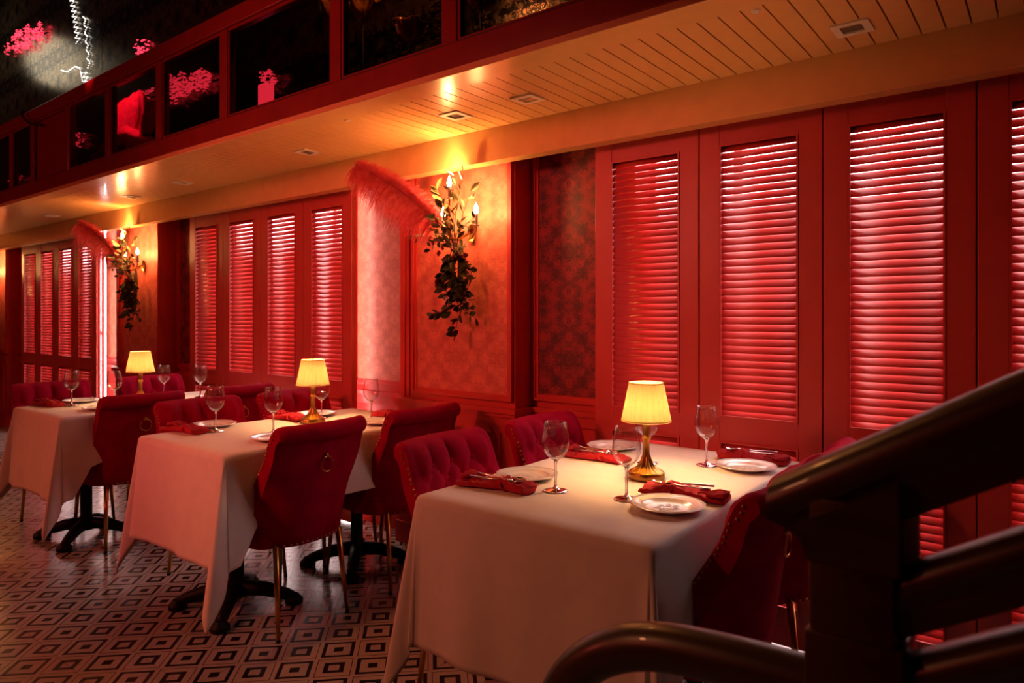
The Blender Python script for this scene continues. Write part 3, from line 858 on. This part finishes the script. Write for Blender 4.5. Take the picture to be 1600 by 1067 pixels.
def make_napkin(seed):
    """napkin folded to a long bundle, gathered near one end round the cutlery"""
    rnd = random.Random(seed)
    r = empty('napkin')
    NX, NA = 46, 30; L = 0.25
    m = MB()
    for i in range(NX + 1):
        t = i / NX; x = (t - 0.5) * L
        waist = 1 - 0.22 * math.exp(-((t - 0.36) / 0.10) ** 2)
        w = (0.040 + 0.012 * sm(0.4, 1.0, t) + 0.006 * sm(0.3, 0.0, t)) * waist
        h = (0.012 + 0.004 * math.sin(t * 5)) * (1.0 + 0.2 * math.exp(-((t - 0.36) / 0.1) ** 2))
        if i in (0, NX): w *= 0.9
        for j in range(NA):
            a = 2 * PI * j / NA
            c, s = math.cos(a), math.sin(a)
            p = 3.0; rr = (abs(c) ** p + abs(s) ** p) ** (-1 / p)
            yy = w * rr * c
            zz = h + h * rr * s
            if s > 0.05:
                zz += (0.0035 * math.sin(yy * 170 + t * 7 + seed) + 0.002 * math.sin(t * 60 + yy * 90)) * min(1, s * 2)
            zz = max(0.0, zz)
            m.v.append((x + 0.006 * math.sin(a * 2 + seed) * (1 if i == 0 else 0), yy + 0.004 * math.sin(t * 6 + seed), zz))
    for i in range(NX):
        for j in range(NA):
            j2 = (j + 1) % NA
            m.f.append((i * NA + j, i * NA + j2, (i + 1) * NA + j2, (i + 1) * NA + j))
    m.f.append(tuple(range(NA))[::-1]); m.f.append(tuple(NX * NA + j for j in range(NA)))
    b = m.build('folded_cloth', 'napkin', r, 'all')
    # fold layers visible at the loose end
    m = MB()
    for q in range(3):
        y0 = -0.040 + q * 0.022
        pts = [(L / 2 - 0.075 + 0.08 * k / 10, y0 + 0.004 * math.sin(k * 0.5 + q), 0.026 + 0.003 * math.sin(k * 0.9 + q)) for k in range(11)]
        m.tube(pts, [0.002 + 0.007 * k / 10 for k in range(11)], 8, sx=1.3)
    m.build('fold', 'napkin', b, 'all')
    # collar that holds the bundle
    pts = []
    for k in range(24):
        a = 2 * PI * k / 24; pts.append((-0.036 + 0.008 * math.sin(a), 0.037 * math.cos(a), 0.0160 + 0.0155 * math.sin(a)))
    m = MB(); m.tube(pts, 0.0045, 8, closed=True); m.build('wrap', 'napkin', b, 'all')
    return r
def cutlery(kind):
    m = MB(); n = 14
    if kind == 'spoon':
        m.tube([(0.0, 0, 0.006), (0.04, 0, 0.003), (0.10, 0, 0.004), (0.13, 0, 0.005)], [0.0022, 0.0022, 0.003, 0.0042], 8, sx=1.5)
        i = len(m.v)   # bowl
        for k in range(9):
            for j in range(n):
                a = 2 * PI * j / n; rr = k / 8
                x = -0.024 + 0.026 * rr * math.cos(a); y = 0.0165 * rr * math.sin(a)
                m.v.append((x, y, 0.001 + 0.007 * rr ** 2))
        for k in range(8):
            for j in range(n):
                j2 = (j + 1) % n
                m.f.append((i + k * n + j, i + k * n + j2, i + (k + 1) * n + j2, i + (k + 1) * n + j))
    else:
        m.tube([(0.0, 0, 0.005), (0.05, 0, 0.003), (0.13, 0, 0.005)], [0.0025, 0.0022, 0.004], 8, sx=1.5)
        m.tube([(-0.016, 0, 0.004), (0.0, 0, 0.005)], [0.0045, 0.0025], 8, sx=2.3)
        for q in range(4):
            y = -0.0085 + q * 0.0057
            m.tube([(-0.014, y, 0.004), (-0.03, y, 0.0035), (-0.052, y, 0.007)], [0.0015, 0.0014, 0.0008], 6)
    return m
nap_protos = [make_napkin(1), make_napkin(4)]
fork_me = cutlery('fork').build('fork', 'steel', None, 'all'); spoon_me = cutlery('spoon').build('spoon', 'steel', None, 'all')
fm, sm_ = fork_me.data, spoon_me.data
bpy.data.objects.remove(fork_me); bpy.data.objects.remove(spoon_me)
napkins = [(-1.375, 1.680, PI + 0.14, 'crimson napkin roll with spoon at the near left corner of the nearest table', True), (-0.868, 1.945, 0.12, 'crimson napkin roll with fork and spoon behind the nearest plate', True), (-0.885, 2.585, 0.06, 'crimson napkin roll with cutlery against the shutters beside the handrail', True), (-1.36, 2.245, PI - 0.05, 'crimson napkin roll at the left side of the nearest table, behind the glass', True),
           (-3.19, 1.605, PI + 0.1, 'dark crimson napkin roll at the left front corner of the middle table', False), (-3.14, 2.125, PI, 'crimson napkin roll left of the middle lamp base', False), (-2.76, 2.51, 0.1, 'crimson napkin roll at the wall end of the middle table', False), (-4.76, 1.555, PI + 0.1, 'dark napkin roll at the front corner of the far table', False)]
usedn = [False, False]
for k, (x, y, rz, l, cut) in enumerate(napkins):
    q = k % 2
    if not usedn[q]: o = nap_protos[q]; usedn[q] = True
    else: o = copy_tree(nap_protos[q])
    at(o, (x, y, ZT), rz); tag(o, l, 'napkin', 'crimson napkin rolls')
    if cut:
        near = ['near left napkin', 'napkin behind the nearest plate', 'napkin by the shutters', 'napkin behind the left glass'][k]
        c, s = math.cos(rz), math.sin(rz)
        for (kind, me, ly, da) in (('fork', fm, 0.018, 0.10), ('spoon', sm_, -0.006, -0.08)):
            lx = -0.050
            e = link(kind, me, None, (x + lx * c - ly * s, y + lx * s + ly * c, ZT + 0.030), (0, 0, rz + da))
            tag(e, 'steel %s lying on the %s' % (kind, near), kind, kind + 's on the napkins')

# ------------------------------------------------------------------ candle sconces with flowers
def leaf_mesh(L, W, name, mat, curl=0.25):
    m = MB(); n = 6
    for k in range(n + 1):
        t = k / n; w = W * math.sin(PI * min(1, t * 0.96 + 0.02)) ** 0.8; z = L * curl * (t * t) * 0.6
        m.v += [(t * L, -w / 2, z + w * 0.25), (t * L, 0, z), (t * L, w / 2, z + w * 0.25)]
    for k in range(n):
        a = k * 3
        m.f += [(a, a + 1, a + 4, a + 3), (a + 1, a + 2, a + 5, a + 4)]
    o = m.build(name, mat, None, 'all'); me = o.data; bpy.data.objects.remove(o)
    return me
leafA = leaf_mesh(0.050, 0.022, 'leaf', 'leaf_pale'); leafB = leaf_mesh(0.040, 0.024, 'leaf', 'leaf'); leafC = leaf_mesh(0.032, 0.020, 'leaf', 'leaf')

def make_sconce():
    r = empty('wall_sconce')     # origin on the pilaster face, x along the wall, -y to the room
    m = MB(); m.lathe([(0.0, -0.012), (0.03, -0.012), (0.045, -0.006), (0.05, 0.0)], 28)
    o = m.build('backplate', 'brass', r, True); o.rotation_euler = (PI / 2, 0, 0); o.location = (0, -0.0, 1.74); o.scale = (0.6, 0.95, 1)
    o.rotation_euler = (PI / 2, 0, 0)
    for q, (bx, by, bz) in enumerate(((-0.11, -0.10, 1.83), (0.0, -0.17, 1.97), (0.12, -0.10, 1.83))):
        a = MB().tube([(0, -0.01, 1.74), (bx * 0.3, by * 0.6, 1.70), (bx * 0.75, by, 1.70), (bx, by, 1.735), (bx, by, bz - 0.06)], 0.005, 8).build('arm', 'brass', r, 'all')
        c = MB().lathe([(0.0, -0.075), (0.016, -0.072), (0.018, -0.066), (0.0095, -0.062), (0.0095, -0.012), (0.0, -0.010)], 16, (bx, by, bz)).build('candle_tube', 'white_paint', a, True)
        MB().lathe([(0.001, -0.012), (0.009, -0.006), (0.0125, 0.008), (0.010, 0.024), (0.004, 0.040), (0.0006, 0.048)], 14, (bx, by, bz)).build('flame_bulb', 'bulb', a, 'all')
    return r
def make_spray(seed=3):
    rnd = random.Random(seed)
    r = empty('flower_spray')
    stems = MB()
    leaves = []
    def put(me, p, d, roll, s=1.0):
        d = Vector(d).normalized(); q = d.to_track_quat('X', 'Z')
        o = link('leaf', me, r, p); o.rotation_mode = 'XYZ'
        o.rotation_euler = (q.to_matrix() @ Matrix.Rotation(roll, 3, 'X')).to_euler(); o.scale = (s, s, s)
    def branch(p0, p1, sag, n, me, s=1.0, spread=0.9, jitter=0.01):
        P0, P1 = Vector(p0), Vector(p1); pts = []
        for k in range(9):
            t = k / 8; p = P0.lerp(P1, t) + Vector(sag) * math.sin(PI * t); pts.append(p)
        stems.tube([tuple(p) for p in pts], [0.0028 - 0.0018 * k / 8 for k in range(9)], 5)
        dirv = (P1 - P0).normalized()
        for k in range(n):
            t = 0.12 + 0.88 * (k + 1) / n; i = min(7, int(t * 8)); f = t * 8 - i
            p = pts[i].lerp(pts[i + 1], min(1, f))
            side = Vector((rnd.uniform(-1, 1), rnd.uniform(-0.9, 0.25), rnd.uniform(-1, 1)))
            side = (side - dirv * side.dot(dirv)).normalized() * spread
            put(me, p + Vector([rnd.uniform(-jitter, jitter) for _ in range(3)]), dirv * rnd.uniform(0.3, 0.9) + side, rnd.uniform(0, 6.28), s * rnd.uniform(0.8, 1.2))
    # upright sprigs around the candles
    for (x, z, y) in ((-0.13, 1.97, -0.10), (-0.07, 1.95, -0.17), (0.045, 2.01, -0.16), (0.09, 2.02, -0.14), (0.13, 1.94, -0.12), (-0.02, 1.92, -0.19)):
        branch((rnd.uniform(-0.02, 0.03), -0.10, 1.66), (x, y, z), (0, -0.02, 0), 9, leafA, 1.15, 0.55)
    for (x, z, y) in ((0.06, 1.84, -0.20), (-0.05, 1.82, -0.21), (0.10, 1.76, -0.18), (-0.10, 1.78, -0.18), (0.01, 1.78, -0.22)):
        branch((rnd.uniform(-0.02, 0.03), -0.10, 1.62), (x, y, z), (0, -0.02, 0), 8, leafA, 0.95, 0.8)
    for (x, z) in ((0.07, 1.42), (0.10, 1.50), (0.05, 1.56)):
        branch((0.02, -0.08, 1.64), (x, -0.08, z), (0.03, -0.03, 0), 9, leafB, 1.15)
    # sideways sprigs
    branch((-0.02, -0.10, 1.70), (-0.27, -0.14, 1.73), (0, 0, 0.0), 9, leafC, 0.9)
    branch((0.0, -0.10, 1.70), (-0.16, -0.12, 1.66), (0, -0.02, 0.02), 9, leafB, 0.9)
    branch((0.0, -0.10, 1.72), (0.17, -0.13, 1.80), (0, 0, 0.01), 6, leafB, 0.9)
    # thick hanging garland
    for q in range(9):
        x = rnd.uniform(-0.10, 0.10); z = rnd.uniform(1.28, 1.45)
        branch((rnd.uniform(-0.06, 0.06), -0.07, 1.68), (x, -0.05 - 0.05 * rnd.random(), z), (rnd.uniform(-0.03, 0.03), -0.05, 0), 15, leafB, 1.25, 1.0, 0.02)
    for (x0, z0, x1, z1, n) in ((0.0, 1.36, -0.19, 1.30, 9), (0.0, 1.36, 0.11, 1.29, 7), (0.02, 1.34, -0.03, 1.19, 7), (-0.02, 1.55, -0.13, 1.46, 6), (0.0, 1.50, 0.07, 1.38, 8)):
        branch((x0, -0.07, z0), (x1, -0.07, z1), (0, -0.015, 0.0), n, leafB, 1.2)
    stems.build('stems', 'stem', r, 'all')
    # core of moss that holds the stems
    m = MB(); m.lathe([(0.004, 1.36), (0.010, 1.42), (0.015, 1.50), (0.015, 1.60), (0.012, 1.67), (0.006, 1.71)], 14, (-0.01, -0.05, 0), ripple=lambda a, k: 1 + 0.25 * math.sin(a * 3 + k)); m.build('moss_core', 'leaf', r, True)
    # rose of overlapping petals
    def bloom(c, R, mat, name, petals=16):
        m = MB()
        for k in range(petals):
            a = k * 2.39996; rr = R * (0.18 + 0.82 * k / petals); tilt = 0.25 + 0.95 * k / petals
            cx, cz = c[0] + rr * 0.55 * math.cos(a), c[2] + rr * 0.55 * math.sin(a)
            i = len(m.v); n = 5
            for u in range(n):
                for v in range(n):
                    uu, vv = u / (n - 1) * 2 - 1, v / (n - 1)
                    w = R * 0.62 * math.sqrt(max(0.05, 1 - (vv - 0.6) ** 2 * 1.8))
                    lx = rr * 0.35 + vv * R * 0.75 * math.sin(tilt); dep = vv * R * 0.8 * math.cos(tilt) - 0.25 * R * uu * uu
                    tx = uu * w * 0.8
                    m.v.append((c[0] + lx * math.cos(a) - tx * math.sin(a), c[1] - dep, c[2] + lx * math.sin(a) + tx * math.cos(a)))
            for u in range(n - 1):
                for v in range(n - 1): m.f.append((i + u * n + v, i + u * n + v + 1, i + (u + 1) * n + v + 1, i + (u + 1) * n + v))
        return m.build(name, mat, r, 'all')
    bloom((-0.105, -0.10, 1.475), 0.038, 'rose', 'rose')
    for (x, z) in ((-0.13, 1.69), (-0.06, 1.66), (0.14, 1.73), (0.02, 1.60), (-0.09, 1.63), (-0.155, 1.71), (0.09, 1.61)):
        bloom((x, -0.13, z), 0.017, 'pink_flower', 'blossom', 9)
    # ostrich feather
    A, Bp, C_ = Vector((-0.04, -0.14, 1.74)), Vector((-0.26, -0.20, 1.98)), Vector((-0.56, -0.30, 2.12))
    pts = []
    for k in range(25):
        t = k / 24; pts.append(A * (1 - t) ** 2 + Bp * 2 * t * (1 - t) + C_ * t * t)
    f = MB().tube([tuple(p) for p in pts], [0.0030 - 0.0022 * k / 24 for k in range(25)], 6).build('feather', 'quill', r, 'all')
    m = MB()
    for k in range(2200):
        t = rnd.uniform(0.06, 1.0) ** 0.9; x = t * 24; i = min(23, int(x)); p = pts[i].lerp(pts[i + 1], x - i)
        tg = (pts[min(24, i + 1)] - pts[max(0, i - 1)]).normalized()
        s = 1 if rnd.random() < 0.5 else -1
        nrm = tg.cross(Vector((0.1, -1, 0.15))).normalized() * s
        l = (0.060 + 0.095 * math.sin(PI * min(1, t * 0.80 + 0.12)) ** 0.7) * rnd.uniform(0.6, 1.2)
        if nrm.z > 0: l *= 0.6
        out = Vector((0, rnd.uniform(-0.45, 0.45), 0))
        droop = rnd.uniform(0.15, 0.9) * (1.0 if nrm.z < 0 else 0.5)
        wv0 = (tg * 0.0020 + Vector((0, rnd.uniform(-0.0022, 0.0022), rnd.uniform(-0.0012, 0.0012))))
        base = len(m.v); n = 5
        lean = rnd.uniform(0.45, 0.8)
        for q in range(n + 1):
            f_ = q / n
            c = p + (nrm * 0.8 + tg * (lean - 0.55 * f_) + out * f_) * (l * f_) + Vector((0, 0, -droop * l * f_ * f_ * 0.55))
            w = wv0 * (1 - 0.75 * f_)
            m.v += [tuple(c - w), tuple(c + w)]
        for q in range(n): a = base + q * 2; m.f.append((a, a + 1, a + 3, a + 2))
    b = m.build('barbs', 'feather', f, 'all'); b['kind'] = 'stuff'
    return r
sc0 = make_sconce(); sp0 = make_spray()
scl = ['brass candle sconce glowing above the nearest table, among flowers', 'brass candle sconce glowing on the wall beyond the middle shutters', 'brass candle sconce at the far left edge of the wall']
spl = ['spray of leaves, dark rose and pink ostrich feather on the sconce above the nearest table', 'spray of leaves with pink feather on the sconce beyond the middle shutters', 'spray of leaves on the far left sconce']
for k, p in enumerate(reversed(pil)):
    x = (p[0] + p[1]) / 2 + 0.14
    o = sc0 if k == 0 else copy_tree(sc0); at(o, (x, YS - 0.022, 0)); tag(o, scl[k], 'sconce', 'candle sconces on the pilasters')
    s = sp0 if k == 0 else copy_tree(sp0); at(s, (x - 0.02, YS - 0.022, 0)); tag(s, spl[k], 'flower spray', 'flower sprays on the sconces')
    for (bx, by, bz, e) in ((-0.11, -0.10, 1.85, 18.0), (0.0, -0.17, 1.99, 62.0), (0.12, -0.10, 1.85, 17.0)):
        lamp('sconce_light', 'POINT', (x + bx, YS - 0.022 + by, bz), e, (1.0, 0.38, 0.11), 0.013)

# ------------------------------------------------------------------ balcony dressing
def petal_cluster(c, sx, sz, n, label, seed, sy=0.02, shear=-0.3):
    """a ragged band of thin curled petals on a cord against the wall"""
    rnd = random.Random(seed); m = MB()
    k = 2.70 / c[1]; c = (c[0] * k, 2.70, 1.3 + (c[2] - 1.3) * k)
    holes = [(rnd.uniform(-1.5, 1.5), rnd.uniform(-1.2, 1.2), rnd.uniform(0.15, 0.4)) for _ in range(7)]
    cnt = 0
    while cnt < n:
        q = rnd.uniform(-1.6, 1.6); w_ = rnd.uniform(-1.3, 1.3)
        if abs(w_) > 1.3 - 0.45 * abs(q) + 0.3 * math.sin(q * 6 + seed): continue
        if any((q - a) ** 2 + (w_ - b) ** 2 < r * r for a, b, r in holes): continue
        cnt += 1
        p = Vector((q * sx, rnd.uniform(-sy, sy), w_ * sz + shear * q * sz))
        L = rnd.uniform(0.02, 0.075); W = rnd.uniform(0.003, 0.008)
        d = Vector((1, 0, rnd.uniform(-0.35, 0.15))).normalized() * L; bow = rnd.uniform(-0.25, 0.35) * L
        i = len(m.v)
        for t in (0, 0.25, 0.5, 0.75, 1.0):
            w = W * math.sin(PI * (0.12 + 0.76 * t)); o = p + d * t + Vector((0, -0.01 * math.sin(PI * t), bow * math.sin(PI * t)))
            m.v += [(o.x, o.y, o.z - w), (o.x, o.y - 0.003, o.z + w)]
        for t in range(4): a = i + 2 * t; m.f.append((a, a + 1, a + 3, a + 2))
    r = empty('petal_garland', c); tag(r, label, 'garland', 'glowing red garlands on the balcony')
    o = m.build('petals', 'red_glow', r); o['kind'] = 'stuff'  # petals glow in place of red light mirrored in the wall
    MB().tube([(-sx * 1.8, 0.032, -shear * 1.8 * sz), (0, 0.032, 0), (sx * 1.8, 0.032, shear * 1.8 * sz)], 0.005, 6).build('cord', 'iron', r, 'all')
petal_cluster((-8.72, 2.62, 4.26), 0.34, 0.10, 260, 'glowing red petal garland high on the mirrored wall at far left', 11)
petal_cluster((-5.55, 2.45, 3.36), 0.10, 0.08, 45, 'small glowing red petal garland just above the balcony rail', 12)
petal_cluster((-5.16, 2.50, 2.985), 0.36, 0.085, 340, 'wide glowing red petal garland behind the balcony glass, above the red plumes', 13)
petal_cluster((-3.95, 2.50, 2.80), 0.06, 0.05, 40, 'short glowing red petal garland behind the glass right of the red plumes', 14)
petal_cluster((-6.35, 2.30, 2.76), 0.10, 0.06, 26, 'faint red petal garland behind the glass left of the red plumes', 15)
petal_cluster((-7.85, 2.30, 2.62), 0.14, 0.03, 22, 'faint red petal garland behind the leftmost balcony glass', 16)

def plume(x, y, z, s, label, lobes):
    r = empty('plume_vase', (x, y, z)); tag(r, label, 'plume', 'red plumes on the balcony')
    MB().lathe([(0.0, 0.0), (0.30, 0.0), (0.27, 0.05), (0.21, 0.10), (0.15, 0.15), (0.12, 0.18)], 60, ripple=lambda a, k: (1 + 0.03 * math.sin(a * 15 + k)) * (1 - 0.5 * math.sin(a) ** 2)).build('fringe_base', 'plume_red', r, 'all')
    MB().box(-0.29, 0.29, -0.16, 0.16, -0.12, 0.0, 0.004).build('plinth', 'dark_red_wood', r)
    for (lx, lz, w, h, tilt) in lobes:
        m = MB(); nA, nT = 40, 14
        for k in range(nT + 1):
            t = k / nT; ww = w * (0.45 + 0.55 * math.sin(PI * min(1, 0.15 + t * 0.72))) * (1 if t < 0.9 else (1 - (t - 0.9) * 5))
            for j in range(nA):
                a = 2 * PI * j / nA
                m.v.append((lx + ww * math.cos(a) * (1 + 0.06 * math.cos(a * 11)) + tilt * t, 0.55 * ww * math.sin(a) * (1 + 0.08 * math.cos(a * 9)), lz + h * t + 0.02 * math.cos(a * 2) * t))
        for k in range(nT):
            for j in range(nA):
                j2 = (j + 1) % nA; m.f.append((k * nA + j, k * nA + j2, (k + 1) * nA + j2, (k + 1) * nA + j))
        m.f.append(tuple(nT * nA + j for j in range(nA)))
        m.build('plume', 'plume_red', r, 'all')
plume(-5.20, 2.22, 2.46, 1, 'big two-lobed crimson plume on a fringed base behind the balcony glass', [(-0.075, 0.13, 0.13, 0.27, -0.05), (0.08, 0.13, 0.12, 0.28, 0.02), (0.22, 0.10, 0.075, 0.20, 0.13)])
lamp('plume_spot', 'SPOT', (-5.0, 1.80, 3.3), 140, (1.0, 0.05, 0.16), 0.03, (-5.2, 2.26, 2.6), 36, 0.4)
o = MB().box(-0.045, 0.045, -0.03, 0.03, 0.0, 0.40, 0.006).build('glowing_column', 'red_glow', None, 'all', (-3.86, 2.45, 2.34)); tag(o, 'short glowing red column on the balcony right of the plumes', 'lantern')

def beads(pts, n, label, r=0.010):
    P = [Vector(p) for p in pts]; m = MB(); L = [0]
    for a, b in zip(P[:-1], P[1:]): L.append(L[-1] + (b - a).length)
    e = empty('light_string', tuple(P[0])); tag(e, label, 'string light', 'strings of white lights on the balcony wall')
    rnd = random.Random(n)
    for k in range(n):
        t = L[-1] * k / (n - 1); i = 0
        while i < len(L) - 2 and L[i + 1] < t: i += 1
        p = P[i].lerp(P[i + 1], (t - L[i]) / (L[i + 1] - L[i])) - P[0]
        m.ball((p.x, p.y, p.z), r * rnd.uniform(0.6, 1.1), 6, 4)
    o = m.build('bead', 'bead', e, 'all'); o['kind'] = 'stuff'  # beads glow in place of white lights reflected in the mirror
    MB().tube([tuple(p - P[0]) for p in P], 0.002, 5).build('wire', 'iron', e, 'all')
y = 2.722
def zig(u0, v0, u1, v1, amp, n):
    return [(u0 + (u1 - u0) * k / n + (amp if k % 2 else -amp), y, v0 + (v1 - v0) * k / n) for k in range(n + 1)]
beads(zig(-7.70, 4.50, -7.52, 3.98, 0.05, 18), 62, 'zigzag string of white lights hanging at the top left of the mirrored wall', 0.006)
beads(zig(-7.38, 4.20, -7.26, 3.68, 0.03, 12), 36, 'string of white lights running down the mirrored wall beside the rail', 0.006)
beads([(-7.95, y, 3.80), (-7.80, y, 3.75), (-7.60, y, 3.76), (-7.48, y, 3.72), (-7.42, y, 3.58)], 34, 'drooping string of white lights low on the mirrored wall', 0.006)
beads(zig(-7.38, 3.66, -7.30, 3.52, 0.06, 6), 22, 'short zigzag string of white lights just above the balcony rail', 0.006)
beads([(-6.82, y, 4.62), (-6.79, y, 4.36), (-6.76, y, 4.22)], 24, 'short straight string of white lights near the top edge', 0.006)
lamp('string_light_glow', 'POINT', (-9.6, 2.25, 4.4), 5, (1.0, 0.85, 0.62), 0.30)  # added unseen light, placed so the mirror shows a bright patch

# amber glass flowers on stems behind the balcony glass
am = None
for k, (x, z, l) in enumerate(((-2.70, 2.80, 'amber glass flower behind the balcony glass, second from left'), (-2.36, 2.60, 'crumpled amber glass flower low behind the balcony glass, third from left'), (-2.94, 2.86, 'amber glass flower behind the balcony glass, leftmost of four'), (-1.93, 2.64, 'amber glass flower behind the balcony glass, rightmost of four'))):
    r = empty('glass_flower', (x, 2.25, 2.34)); tag(r, l, 'glass flower', 'amber glass flowers on the balcony')
    h = z - 2.34
    o = MB().lathe([(0.004, -0.03), (0.03, -0.02), (0.055, 0.015), (0.065, 0.05), (0.075, 0.065), (0.055, 0.055), (0.025, 0.0)], 40, ripple=lambda a, kk: 1 + 0.16 * math.sin(a * 5 + kk) + 0.06 * math.sin(a * 13)).build('glass_bloom', 'amber', r, 'all', (0, 0, h))
    MB().tube([(0.01, 0, 0), (-0.01, 0.01, h * 0.5), (0, 0, h - 0.02)], 0.004, 6).build('stem', 'iron', r, 'all')
lamp('balcony_amber_lamp', 'POINT', (-2.5, 2.0, 3.1), 22, (1.0, 0.35, 0.1), 0.05)  # added unseen light that brightens the glass flowers

# ------------------------------------------------------------------ stair rail in the foreground
st = empty('stair_rail', (-0.19, 0.84, 0)); tag(st, 'dark varnished wooden stair rail with square newel in the right foreground', 'stair rail')
OX, OY = 0.19, -0.84
def SB(mb, n, mat='wood_dark', smooth=True): return mb.build(n, mat, st, smooth, loc=(OX, OY, 0))
def extrude_profile(prof, p0, p1, mb=None, cut=0.0):
    """prof = (across y, up z) loop swept from p0 to p1, kept plumb"""
    mb = mb or MB(); i = len(mb.v); n = len(prof)
    for q, p in enumerate((p0, p1)):
        for (a, b) in prof: mb.v.append((p[0] + (cut * max(0.0, -b - 0.015) if q == 0 else 0.0), p[1] + a, p[2] + b + (cut * max(0.0, -b - 0.015) * slope if q == 0 else 0.0)))
    for k in range(n): mb.f.append((i + k, i + (k + 1) % n, i + n + (k + 1) % n, i + n + k))
    mb.f.append(tuple(i + k for k in range(n))[::-1]); mb.f.append(tuple(i + n + k for k in range(n)))
    return mb
def rail_profile(w, h):
    pts = []
    top = [(-1.0, -0.22), (-1.03, -0.10), (-0.98, 0.04), (-0.86, 0.16), (-0.66, 0.25), (-0.40, 0.31), (0, 0.335)]
    side = [(-0.62, -1.0), (-0.62, -0.86), (-0.68, -0.78), (-0.66, -0.60), (-0.72, -0.45), (-0.86, -0.33)]
    left = side + top
    right = [(-a, b) for (a, b) in reversed(left[:-1])]
    return [(a * w / 2, b * h) for (a, b) in left + right]
slope = math.tan(math.radians(30.5))
def rz_(x, z0): return z0 + (x + 0.24) * slope
# handrail
hp = rail_profile(0.075, 0.078)
SB(extrude_profile(hp, (-0.262, 0.845, 1.083), (0.75, 0.845, 1.083 + (0.75 + 0.262) * slope), cut=0.85), 'handrail')
# cove block joining the handrail to the newel
m = MB()
lv = [(0.0, 1.030), (0.001, 1.036), (0.003, 1.043), (0.006, 1.052), (0.010, 1.060), (0.012, 1.068)]
for k, (e, z) in enumerate(lv):
    x0, x1, y0, y1 = -0.217 - e, -0.126 , 0.805 - e * 0.4, 0.885 + e * 0.4
    zr = z + 0.06 * sm(0, 5, k)
    m.v += [(x0, y0, z), (x1, y0, zr), (x1, y1, zr), (x0, y1, z)]
for k in range(len(lv) - 1):
    for j in range(4): m.f.append((k * 4 + j, k * 4 + (j + 1) % 4, (k + 1) * 4 + (j + 1) % 4, (k + 1) * 4 + j))
m.f.append((0, 1, 2, 3)); m.f.append(tuple(4 * (len(lv) - 1) + j for j in range(4)))
SB(m, 'newel_cap', 'wood_dark', False)
SB(MB().box(-0.215, -0.130, 0.808, 0.882, 0.0, 1.10, 0.004), 'newel')
SB(MB().box(-0.219, -0.121, 0.803, 0.887, 0.0, 0.955, 0.004), 'newel_base')
mp = rail_profile(0.060, 0.056)
SB(extrude_profile(mp, (-0.135, 0.845, 1.011), (0.75, 0.845, 1.011 + 0.885 * slope)), 'middle_rail')
SB(extrude_profile(mp, (-0.135, 0.845, 0.914), (0.75, 0.845, 0.914 + 0.885 * slope)), 'lower_rail')
SB(MB().box(-0.129, -0.113, 0.838, 0.852, 1.02, 1.14), 'baluster', 'white_metal')
for xx in (0.12, 0.36, 0.6):
    SB(MB().box(xx - 0.007, xx + 0.007, 0.838, 0.852, 0.9 + xx * slope, 1.13 + xx * slope), 'baluster', 'white_metal')
# easing: the lower rail runs on past the newel and bends down to the floor
path = [(-0.20, 0.845, 0.876), (-0.26, 0.845, 0.8745), (-0.33, 0.845, 0.871), (-0.40, 0.845, 0.864), (-0.455, 0.845, 0.849), (-0.505, 0.845, 0.822), (-0.545, 0.845, 0.785), (-0.575, 0.845, 0.735), (-0.592, 0.845, 0.67), (-0.598, 0.845, 0.58), (-0.598, 0.845, 0.3), (-0.598, 0.845, 0.0)]
def spline(P, n=6):
    out = []
    for k in range(len(P) - 1):
        p0, p1, p2, p3 = [Vector(P[max(0, min(len(P) - 1, k + d))]) for d in (-1, 0, 1, 2)]
        for j in range(n):
            t = j / n
            out.append(0.5 * ((2 * p1) + (p2 - p0) * t + (2 * p0 - 5 * p1 + 4 * p2 - p3) * t * t + (3 * p1 - p0 - 3 * p2 + p3) * t ** 3))
    return out + [Vector(P[-1])]
m = MB(); m.tube([tuple(p) for p in spline(path)], 0.031, 20, sx=1.0); SB(m, 'curved_rail', 'wood_dark', 'all')
